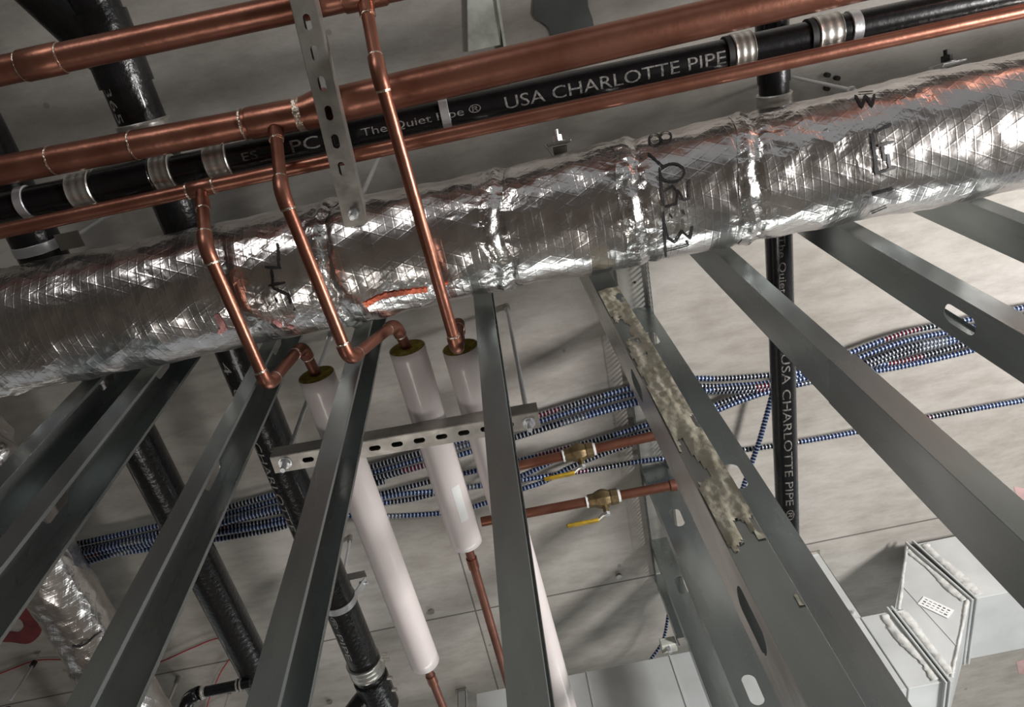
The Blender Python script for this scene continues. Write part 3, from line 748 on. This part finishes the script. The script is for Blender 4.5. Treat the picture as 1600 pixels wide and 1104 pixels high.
# left pipe C
PZ = 1.80
ca = Vector((-.412*PZ, -.9, PZ)); cb = Vector((-.4075*PZ, 2.02, PZ)); ca = Vector((-.756, -.9, PZ)); 
dc = (cb-ca).normalized()
tc_ = iron(ca, cb, .0535, 'thick black drain pipe left of the leftmost white insulated pipe', mat=IRON)
def onC(y): return ca+dc*((y-ca.y)/dc.y)
ridged_band(tc_, onC(.075*PZ), dc, .0575, .05)
band(tc_, 'hanger_strap', onC(.905*PZ), dc, .0545, .026, ZINC, .002)
q = onC(.905*PZ)
MB().obox(q+Vector((.066, 0, .035)), Vector((0, 1, 0)), Vector((.45, 0, .9)).normalized(), Vector((.9, 0, -.45)).normalized(), .026, .07, .003).build('clamp_ear', ZINC, tc_, loc=q, smooth=False)
MB().tube([q+Vector((.062, 0, .06)), q+Vector((.09, 0, .052))], .006, 8).build('clamp_bolt', ZINC, tc_, loc=q)
MB().obox(q+Vector((0.02, -.005, .094)), XA, YA, Vector((0, 0, 1)), .12, .026, .003).build('hanger_yoke', STRUT, tc_, loc=q, smooth=False)
ridged_band(tc_, onC(1.075*PZ), dc, .058, .055)
MB().tube([onC(1.105*PZ), onC(1.108*PZ), onC(1.19*PZ), onC(1.193*PZ)], [.055, .060, .060, .055], 44).build('hub_fitting', IRON, tc_, loc=onC(1.15*PZ))
q = onC(1.14*PZ)
MB().tube([q, q+Vector((-.06, .045, -.02)), q+Vector((-.10, .075, -.04)), q+Vector((-.105, .08, -.042))], [.042, .042, .042, .03], 36).build('branch_inlet', IRON, tc_, loc=q)
for s in (-.03, .03):
    MB().tube([q+Vector((.055, s-.02, -.01)), q+Vector((.075, s-.02, -.012))], .007, 8).build('clamp_bolt', BAND, tc_, loc=q)
for yy in (1.075,):
    q2 = onC(yy*PZ)
    for s in (-.013, .013): MB().tube([q2+Vector((.052, s, .02)), q2+Vector((.076, s+.008, .026))], .0065, 10).build('clamp_bolt', BAND, tc_, loc=q2)
def yC(px, py): return H(px, py, PZ-.053).y
pipe_text('CHARLOTTE', 'lettering', tc_, onC(yC(413, 690)), dc, XA, .0535, yC(470, 830)-yC(413, 690), -.62, .026, INKL)
pipe_text('4  ®', 'lettering', tc_, onC(yC(346, 568)), dc, XA, .0535, yC(370, 640)-yC(346, 568), -.45, .026, INKL)
pipe_text('365', 'lettering', tc_, onC(yC(158, 138)), dc, XA, .0535, yC(182, 195)-yC(158, 138), -.55, .020, INKL)
pipe_text('® PIPE', 'lettering', tc_, onC(yC(535, 962)), dc, XA, .0535, yC(552, 1032)-yC(535, 962), -.45, .022, INKL)
# wye joining it from the upper left
q = onC(-.02); e = q+Vector((-.21, -.36, -.0))
MB().tube([q, q+(e-q)*.25, e], [.056, .056, .056], 40).build('wye_branch', IRON, tc_, loc=q)
MB().tube([q+Vector((0, -.1, 0)), q+Vector((0, .05, 0))], .0595, 40).build('wye_hub', IRON, tc_, loc=q)
# far left pipe L
la = Vector((-1.118, -.9, PZ)); lb_ = Vector((-1.118+.03, 2.06, PZ)); dl = (lb_-la).normalized()
tl = iron(la, lb_, .0555, 'thick black drain pipe farthest left, passing between dark studs')
def onL(y): return la+dl*((y-la.y)/dl.y)
band(tl, 'hanger_strap', onL(.188*PZ), dl, .056, .024, ZINC, .002)
q = onL(.188*PZ)
MB().obox(q+Vector((.085, .0, -.015)), XA, YA, Vector((0, 0, 1)), .06, .04, .003).build('clamp_ear', STRUT, tl, loc=q, smooth=False)
MB().tube([q+Vector((.082, .0, -.013)), q+Vector((.082, .0, .006))], .013, 6).build('nut', ZINC, tl, loc=q, smooth=False)
rod('threaded_rod', q.x+.082, q.y, PZ+.004, HC, 'hanger rod at the clamp of the far left black pipe', .0048)
rod('threaded_rod', onC(.905*PZ).x+.004, onC(.905*PZ).y-.01, PZ+.097, HC, 'hanger rod above the banded black pipe beside the white pipe', .005, nut=(PZ+.102,))
# right pipe R
RZ = 1.712; ra = Vector((.402*RZ, .15, RZ)); rb = Vector((.4085*RZ, 2.0, RZ)); drr = (rb-ra).normalized()
tr = iron(ra, rb, .0335, 'black drain pipe with grey lettering passing behind the stained spliced stud', mat=IRONS)
def onR(y): return ra+drr*((y-ra.y)/drr.y)
ridged_band(tr, onR(.205*RZ), drr, .0375, .055)
MB().tube([onR(.15), onR(.175*RZ)], .0365, 40).build('hub_fitting', IRONS, tr, loc=onR(.17))
def yR(px, py): return H(px, py, RZ-.033).y
pipe_text('The Quiet Pipe', 'lettering', tr, onR(yR(1205, 372)), drr, XA, .0335, yR(1222, 470)-yR(1205, 372)+.05, -.25, .022)
pipe_text('USA CHARLOTTE PIPE ®', 'lettering', tr, onR(yR(1218, 555)), drr, XA, .0335, yR(1235, 812)-yR(1218, 555), -.12, .024)
# small trap pipe lower left
s_a, s_b = H(312, 1082, 1.74), H(392, 1066, 1.74)
t = empty('small_drain_pipe', s_a, 'small black drain pipe with an open elbow, bottom left', 'drain pipe')
MB().tube(seg(s_a, s_b, 8), .0175, 26).build('pipe_run', IRONS, t, loc=s_a)
e0_ = H(290, 1092, 1.74); ex = e0_+Vector((-.006, .05, -.045))
pts = arc3(s_a, e0_, ex, .035, 10)
MB().tube([s_a]+pts, .0215, 26, caps=False).build('elbow', IRONS, t, loc=s_a, solid=.004)
d__ = (s_b-s_a).normalized()
band(t, 'clamp_band', s_a+d__*.012, d__, .0215, .006, BAND, .0015); band(t, 'clamp_band', s_a+d__*.018, d__, .0185, .006, BAND, .0015)
for s in (.0, .012): band(t, 'clamp_band', H(372, 1070, 1.74)+d__*s, d__, .0185, .005, BAND, .002)

# ------------------------------------------------------------------ second foil duct (lower left)
FX, FZ, FR = -.853*1.86, 1.86, .098
def frad(y, th):
    p = Vector((math.cos(th)*.1, y, math.sin(th)*.1)); r = FR+.004*noise.noise(p*12)+.003*noise.noise(p*35)
    for s in (1.22, 1.72): r += .006*math.exp(-((y-s)/.03)**2)*(1+noise.noise(p*60))
    if y < 1.3: r += (1.3-y)*.05*noise.noise(p*22)
    return r
t = empty('foil_wrapped_branch_duct', (FX, 1.3, FZ), 'smaller silver foil duct seen between studs at lower left', 'duct')
m = MB(); m.useuv = True; ny, ns = 300, 90; y0, y1 = .68, 2.9
for i in range(ny+1):
    y = lerp(y0, y1, i/ny)
    for k in range(ns+1):
        th = 2*PI*k/ns-PI; r = frad(y, th); m.v.append((FX+r*math.sin(th), y, FZ-r*math.cos(th))); m.uv.append((y, th*.1))
for i in range(ny):
    for k in range(ns):
        q = i*(ns+1)+k; m.f.append((q, q+1, q+ns+2, q+ns+1))
m.build('foil_jacket', FOIL, t, loc=(FX, 1.3, FZ), ang=3)
# marker stroke on it
m = MB(); pp = []
for px, py in ((113, 1008), (124, 1009), (136, 1003), (148, 992), (158, 985)):
    d = ray(px, py).normalized(); A = d.x**2+d.z**2; B = -(d.x*FX+d.z*FZ); Cc = FX*FX+FZ*FZ-FR*FR; ds = max(0, B*B-A*Cc)
    pp.append(d*((-B-math.sqrt(ds))/A))
n_ = [(Vector((p.x-FX, 0, p.z-FZ))).normalized() for p in pp]
MB().tube([p+k*.004 for p, k in zip(pp, n_)], .003, 6).build('marker_writing', MARK, t, loc=pp[0])

# ------------------------------------------------------------------ armoured cables
def smooth_path(pts, step=.004):
    P = [Vector(p) for p in pts]; P = [P[0]*2-P[1]]+P+[P[-1]*2-P[-2]]; out = []
    for i in range(1, len(P)-2):
        a, b, c, d = P[i-1:i+3]; n = max(2, int((c-b).length/step))
        for k in range(n):
            t_ = k/n; out.append(.5*((2*b)+(c-a)*t_+(2*a-5*b+4*c-d)*t_**2+(3*b-a-3*c+d)*t_**3))
    out.append(P[-2]); return out
def cable(pix, hs, label, mi, r=.0092, off=(0, 0, 0), group='armoured cables under the slab', name='armoured_cable'):
    if not isinstance(hs, (list, tuple)): hs = [hs]*len(pix)
    pts = [H(x, y, h)+Vector(off) for (x, y), h in zip(pix, hs)]
    path = smooth_path(pts, CP/4)
    m = MB().tube(path, r, 9, rfun=lambda L, a: 1+.17*math.sin(2*PI*L/CP), uv=True)
    o = m.build(name, CAB[mi % 3], None, loc=pts[0], ang=3); return tag(o, label, 'cable', group)
hC = 2.05
U = [(1680, 474), (1600, 490), (1500, 512), (1420, 528), (1340, 556), (1270, 580), (1200, 590), (1130, 595), (1070, 596), (985, 612), (850, 652), (700, 700), (580, 735), (440, 775), (250, 826), (110, 858), (30, 880)]
def shift(pts, f): return [(x+f(x)[0], y+f(x)[1]) for x, y in pts]
defs = [
 (shift(U, lambda x: (0, -10 if x > 1300 else (-4 if x > 1000 else -6))), 2.045, 'topmost cable of the long upper bundle, blue'),
 (shift(U, lambda x: (0, 3 if x > 1300 else (8 if x > 1040 else 4))), 2.052, 'second cable of the long upper bundle, just beneath the topmost'),
 (shift(U, lambda x: (0, 14 if x > 1300 else (-2 if x > 1260 else (16 if x < 1000 else 16)))), 2.038, 'third cable of the long upper bundle, with dark bands'),
 ([(1680, 500), (1600, 515), (1500, 540), (1400, 566), (1330, 572), (1260, 588), (1200, 604), (1140, 624), (1108, 636), (1060, 650), (1015, 662), (930, 688), (800, 722), (700, 745), (580, 775), (430, 812), (250, 838), (110, 872), (30, 888)], 2.048, 'cable dipping away from the upper bundle left of the right black pipe'),
 ([(1680, 512), (1600, 527), (1500, 552), (1400, 574), (1330, 584), (1260, 598), (1200, 612), (1150, 629), (1112, 644), (1060, 660), (1018, 672), (960, 690), (880, 713), (800, 748), (700, 765), (600, 776), (430, 818), (250, 846), (120, 882), (30, 900)], 2.036, 'lower cable of the pair dipping from the upper bundle'),
 ([(1680, 495), (1600, 507), (1500, 530), (1400, 556), (1330, 580), (1280, 586), (1230, 597), (1180, 604), (1100, 610), (1000, 628), (850, 670), (700, 716), (580, 748), (440, 790), (250, 832), (110, 866), (30, 886)], 2.030, 'hindmost dark cable of the upper bundle, sagging lowest at the left'),
 ([(1680, 610), (1600, 625), (1520, 639), (1450, 652), (1340, 674), (1250, 690), (1165, 702), (1100, 708), (1045, 715), (990, 722), (930, 733), (870, 741), (800, 752), (700, 766), (640, 780), (560, 789), (430, 800), (300, 830)], 2.052, 'single cable crossing below the bundle, with red and black bands'),
 ([(990, 692), (940, 710), (890, 730), (850, 752), (815, 764), (760, 785), (700, 800), (600, 806), (500, 806), (430, 826), (340, 842), (200, 862), (110, 876)], 2.040, 'loose cable crossing under the single one near the yellow valve handle'),
 ([(1208, 612), (1196, 655), (1186, 690), (1172, 730), (1160, 765), (1150, 800)], 2.028, 'short cable running diagonally beside the right black pipe'),
 ([(1052, 905), (1047, 935), (1044, 960), (1036, 1000), (1018, 1028), (1005, 1050)], [2.04, 2.03, 2.02, 2.0, 1.97, 1.9], 'short curved cable in front of the end of the slotted track'),
 ([(600, 752), (500, 778), (430, 795), (300, 828), (200, 848), (110, 868), (30, 884)], 2.018, 'dark cable joining the bundle left of the leftmost white pipe'),
]
for i, (pix, h, lb) in enumerate(defs):
    cable(pix, h, lb, i, r=.0092 if i not in (8, 9) else (.0088 if i == 8 else .006))

# ------------------------------------------------------------------ copper supply stubs with ball valves
def supply(pa, pb, h, r, v, label, capped):
    a, b = H(*pa, h), H(*pb, h); d = (b-a).normalized(); t = empty('copper_supply_pipe', b, label, 'copper pipe', 'copper pipes with ball valves')
    a2 = a if capped else a-d*.05
    MB().tube(seg(a2, b, 20), r, 26).build('pipe_run', COP, t, loc=b)
    if capped:
        MB().tube([b-d*.02, b-d*.018, b, b+d*.002], [r+.001, r+.004, r+.004, r+.002], 26).build('end_cap', COPD, t, loc=b)
    if v:
        q = a+d*((H(*v, h)-a).dot(d)); s = .035
        prof = [(-s*1.35, r+.002), (-s*1.35, r+.006), (-s*.8, r+.007), (-s*.7, r+.009), (-s*.35, r+.014), (0, r+.016), (s*.35, r+.013), (s*.6, r+.008), (s*.7, r+.010), (s*1.3, r+.009), (s*1.35, r+.003)]
        vb = MB().tube([q+d*x for x, _ in prof], [y for _, y in prof], 8).build('ball_valve', BRASS, t, loc=q, smooth=True, ang=.5)
        vb['_w'] = tuple(q)
        for x in (-s*1.42, s*1.42): MB().tube([q+d*(x-.004), q+d*(x+.004)], r+.0045, 24).build('white_sealant_ring', WHITE, t, loc=q)
        dn = Vector((0, .45, -.893)); st0 = q+dn*(r+.010); st1 = q+dn*(r+.036)
        MB().tube([st0, st1], .0085, 8).build('valve_stem', BRASS, vb, loc=q)
        MB().tube([st1-dn*.004, st1+dn*.005], .011, 6).build('handle_nut', ZINC, vb, loc=q, smooth=False)
        side = d.cross(dn)
        h0_ = st1; h1_ = st1-d*.030+side*.0+dn*.014; h2_ = st1-d*.125+dn*.016
        MB().tube([h0_, h0_-d*.015+dn*.004, h1_], [.005, .006, .005], 8).build('handle_arm', STRUT, vb, loc=q)
        hb = MB().obox((h1_+h2_)/2, d, side, dn, .10, .019, .009).build('handle_grip', YEL, vb, loc=q, smooth=True, bevel=.003)
        hb['label'] = 'yellow vinyl grip'
    return t
supply((808, 728), (1024, 680), 1.93, .0158, (905, 708), 'copper supply pipe with brass valve, the one tucked against the blue cables', False)
supply((752, 815), (1056, 757), 1.80, .0150, (942, 777), 'copper supply pipe with brass valve and a capped end, clear of the cables', True)
q = H(799, 731, 1.93); rod('threaded_rod', q.x, q.y, 1.945, HC, 'hanger rod of the valved copper pipe by the cables, behind a stud', .004)
q = H(797, 806, 1.80); rod('threaded_rod', q.x, q.y, 1.816, HC, 'hanger rod of the capped copper supply pipe, behind a stud', .004)

# ------------------------------------------------------------------ rectangular duct
RY0, RY1 = 2.13, 2.43
t = rd = empty('rectangular_duct', (1.0, RY0, 1.75), 'grey sheet metal rectangular duct stepping up behind the studs at lower right', 'duct')
AT, AB, CT, CB = 1.762, 1.470, 2.035, 1.744
def sect(poly, nm='duct_section'):
    return MB().prism([(x, z) for x, z in poly], 1, RY0, RY1).build(nm, SHEET, rd, loc=(sum(p[0] for p in poly)/len(poly), RY0, sum(p[1] for p in poly)/len(poly)), smooth=False, bevel=.002)
XL = -.392
sect([(XL, AB), (.96, AB), (.96, AT), (XL, AT)])
sect([(.965, AB), (1.072, AB), (1.062, AT), (.965, AT)])
sect([(1.092, AB), (1.338, CB), (1.285, CT), (1.082, AT)], 'offset_section')
sect([(1.352, CB), (3.0, CB), (3.0, CT), (1.315, CT)])
def flange(p0, p1, wd, nm='duct_flange', e=.012, mat=SHEET):
    (x0, z0), (x1, z1) = p0, p1; d = Vector((x1-x0, 0, z1-z0)); L = d.length; d.normalize(); n = Vector((-d.z, 0, d.x))
    c = Vector(((x0+x1)/2, (RY0+RY1)/2, (z0+z1)/2))
    return MB().obox(c, d, YA, n, L+2*e, RY1-RY0+2*e, wd).build(nm, mat, rd, loc=c, smooth=False, bevel=.0015)
flange((1.075, AB), (1.064, AT), .007); flange((1.090, AB), (1.079, AT), .007); flange((1.0825, AB+.004), (1.0715, AT-.004), .012, 'gasket', .004, DARKR)
flange((1.336, CB), (1.287, CT), .007); flange((1.352, CB), (1.313, CT), .007); flange((1.345, CB+.004), (1.300, CT-.004), .014, 'gasket', .004, DARKR)
def smear(pts, wd, seed, label='brushed pale sealant'):
    m = MB(); n = 60
    P = [Vector(p) for p in pts]; tot = sum((b-a).length for a, b in zip(P, P[1:]))
    for i in range(n+1):
        s = i/n*tot; acc = 0
        for a, b in zip(P, P[1:]):
            l = (b-a).length
            if s <= acc+l+1e-6: q = a.lerp(b, (s-acc)/l); d = (b-a).normalized(); break
            acc += l
        nrm = d.cross(YA); w0 = wd*(.75+.9*noise.noise(Vector((s*7, seed, 0)))+.3*noise.noise(Vector((s*70, seed, 0)))); w1 = wd*(.8+.9*noise.noise(Vector((s*8, seed, 9)))+.3*noise.noise(Vector((s*80, seed, 9))))
        for k in (-w0, 0, w1): m.v.append(tuple(q+nrm*k+YA*(-.0006 if k else -.0010)))
    for i in range(n):
        for k in range(2): z = i*3+k; m.f.append((z, z+1, z+4, z+3))
    o = m.build('sealant_smear', SEAL, rd, loc=P[0], ang=3, solid=.0006); o['label'] = label
yq = RY0-.0025
smear([(1.055, yq, AB+.01), (1.040, yq, AT-.01)], .020, 1); smear([(1.112, yq, AB+.02), (1.10, yq, AT-.005)], .017, 2)
smear([(1.318, yq, CB+.0), (1.272, yq, CT-.02)], .013, 3); smear([(1.375, yq, CB+.01), (1.345, yq, CT-.01)], .021, 4)
smear([(1.097, yq, AT-.002), (1.282, yq, CT-.004)], .006, 5); smear([(1.105, yq, AB+.008), (1.33, yq, CB+.004)], .006, 6)
MB().tube([WY(1410, 915, RY0-.001), WY(1494, 1008, RY0-.001)], .0020, 6).build('cross_crease', SHEET, rd, loc=(1.2, RY0, 1.75))
lp = WY(1462, 948, RY0-.003); ang_ = -.44
dl1 = WY(1489, 963, RY0-.003)-WY(1432, 936, RY0-.003); dl1.normalize(); dl2 = YA.cross(dl1)
lab = MB().obox(lp, dl1, YA, dl2, .098, .001, .046).build('shipping_label', WHITE, rd, loc=lp, smooth=False); lab['label'] = 'torn white paper label with dark printing'; lab['_w'] = tuple(lp)
for i in range(3):
    for k in range(6):
        if random.random() < .85:
            c = lp+dl1*(-.036+k*.0145)+dl2*(.012-i*.012)-YA*.001
            MB().obox(c, dl1, YA, dl2, random.uniform(.006, .012), .0006, random.uniform(.0015, .005)).build('printing', LINT, lab, loc=c, smooth=False)
for px, py in ((925, 1090), (1062, 1070)):
    q = WY(px, py, RY0); MB().box((q.x-.002, RY0-.003, AB), (q.x+.002, RY0+.001, AT)).build('seam', SHEET, rd, loc=(q.x, RY0, AB), smooth=False)
# vertical struts holding it
def post(x, label, z0, wd=.036, y=2.085):
    t = empty('duct_support_post', (x, y, HC), label, 'support post', 'support posts of the rectangular duct')
    m = MB(); m.box((x-wd/2, y, z0), (x+wd/2, y+.002, HC-.001)); m.box((x-wd/2, y, z0), (x-wd/2+.002, y+.03, HC-.001)); m.box((x+wd/2-.002, y, z0), (x+wd/2, y+.03, HC-.001))
    m.build('post_channel', SHEET, t, loc=(x, y, HC), smooth=False)
    MB().box((x-wd/2-.004, y-.012, HC-.006), (x+wd/2+.004, y+.03, HC-.0005)).build('foot_plate', STRUT, t, loc=(x, y, HC), smooth=False)
    MB().tube([(x, y-.012, z0+.03), (x, y, z0+.03)], .006, 8).build('screw', ZINC, t, loc=(x, y, HC))
post(.955, 'slim steel post dropping from the slab to the stepped grey duct', 1.764, y=2.14)
post(-.520, 'small steel post past the left end of the grey duct, bottom of the photo', 1.45, .034, 2.50)
p = H(1048, 1006, 1.80)
t = empty('junction_bracket', p, 'small pale metal bracket on top of the grey duct near the short stud', 'bracket')
MB().box((p.x-.035, p.y-.01, 1.79), (p.x+.02, p.y+.03, 1.825)).build('bracket_body', PLATE, t, loc=p, smooth=False, bevel=.003)
MB().tube([(p.x-.01, p.y, 1.768), (p.x-.01, p.y, 1.79)], .008, 12).build('bracket_stem', ZINC, t, loc=p)

# ------------------------------------------------------------------ things fixed to the slab, upper middle
c = [H(x, y, HC-.012) for x, y in ((729, -20), (779, -20), (783, 70), (731, 81))]
t = empty('ceiling_plate', c[0], 'pale rectangular plate on the slab at the top centre', 'plate')
MB().prism([(p.x, p.y) for p in (c[0], c[1], c[2], c[3])], 2, HC-.012, HC-.0005).build('plate_body', PLATE, t, loc=c[0], smooth=False, bevel=.002)
t = empty('ceiling_edge_strip', H(780, 20, HC-.01), 'thin pale metal strip beside the plate at the top centre', 'strip')
a, b = H(774, -20, HC-.01), H(789, 75, HC-.01); d = (b-a).normalized()
MB().obox((a+b)/2, d, Vector((0, 0, 1)).cross(d), Vector((0, 0, 1)), (b-a).length+.1, .007, .018).build('strip_body', PLATE, t, loc=a, smooth=False)
pts = [(838, -20), (834, 8), (833, 22), (838, 31), (848, 35), (856, 42), (861, 52), (862, 66), (930, 52), (926, 30), (919, 10), (917, -20)]
q = [H(x, y, HC-.006) for x, y in pts]
t = empty('membrane_patch', q[0], 'dark grey torn sheet on the slab at the top centre', 'sheet')
MB().prism([(p.x, p.y) for p in q], 2, HC-.006, HC-.0005).build('sheet_body', DSHT, t, loc=q[0], smooth=False)
# small anchors near the duct top right
for px, py, lb in ((1292, 117, 'small dark anchor in the slab, nearer the copper pipe'), (1307, 122, 'small dark anchor in the slab, rightmost of three'), (1291, 138, 'small dark anchor in the slab, touching the foil duct edge')):
    q = H(px, py, HC-.008); tag(MB().tube([q+Vector((0, 0, -.012)), q+Vector((0, 0, .0075))], .0065, 10).build('concrete_anchor', DARKR, None, loc=q), lb, 'anchor', 'dark anchors above the foil duct')
for px, py, lb in ((674, 955, 'round dark anchor hole plug between the white pipe and the slab joint'), (967, 900, 'round dark anchor plug on the slab joint beside the stud wall'), (515, 1096, 'dark plug in the slab near the lower edge, by the banded black pipe')):
    q = H(px, py, HC-.004); o = MB().tube([q+Vector((0, 0, -.004)), q+Vector((0, 0, .0035))], .011, 16).build('anchor_plug', STRUT, None, loc=q); tag(o, lb, 'anchor', 'round plugs in the slab')

# ------------------------------------------------------------------ lower left rods and red string
q = H(64, 1018, HC); z0 = 1.89
t = rod('threaded_rod', q.x, q.y, z0, HC, 'slender hanger rod with a dark collar at the bottom left corner', .0042, anchor=False)
MB().tube([(q.x, q.y, 2.035), (q.x, q.y, 2.055)], .010, 12).build('collar', DARKR, t, loc=(q.x, q.y, HC))
e = Vector((q.x, q.y+.06, z0-.055))
t = empty('small_pipe', e, 'small black pipe end with a clamp at the bottom left corner', 'pipe')
MB().tube([e+Vector((.0, -.06, 0)), e+Vector((.02, .5, 0))], .030, 24).build('pipe_run', IRONS, t, loc=e)
band(t, 'clamp_band', e+Vector((0, 0, 0)), YA, .0305, .02, ZINC, .0035)
q = H(279, 1057, HC); rod('threaded_rod', q.x, q.y, 1.86, HC, 'pale hanger rod just left of the small black elbow', .0055)
q = H(393, 979, HC); rod('threaded_rod', q.x, q.y, 1.975, HC, 'tiny rod tip beside the lower end of the far left black pipe', .005)
q = H(361, 1075, HC); rod('threaded_rod', q.x, q.y, 1.80, HC, 'dark hanger rod below the small black pipe', .0045)
for pts, lb in ([[(-20, 1060), (20, 1044), (60, 1031), (115, 1031), (160, 1036)], 'faint red string line under the foil branch duct'],
                [[(200, 1050), (250, 1034), (300, 1012), (345, 996), (400, 1000)], 'red string line crossing to the far left black pipe'],
                [[(358, 1030), (345, 1050), (336, 1070), (326, 1095), (318, 1130)], 'red string hanging past the small black pipe']):
    pth = smooth_path([H(x, y, HC-.012) for x, y in pts], .02)
    o = MB().tube(pth, .0028, 6).build('red_string', REDW, None, loc=pth[0]); tag(o, lb, 'string', 'red strings under the slab')

# ------------------------------------------------------------------ lift the whole layout so that the floor is at z = 0
for o in bpy.data.objects:
    if o.parent is None: o.location.z += ZC
    if '_w' in o: del o['_w']
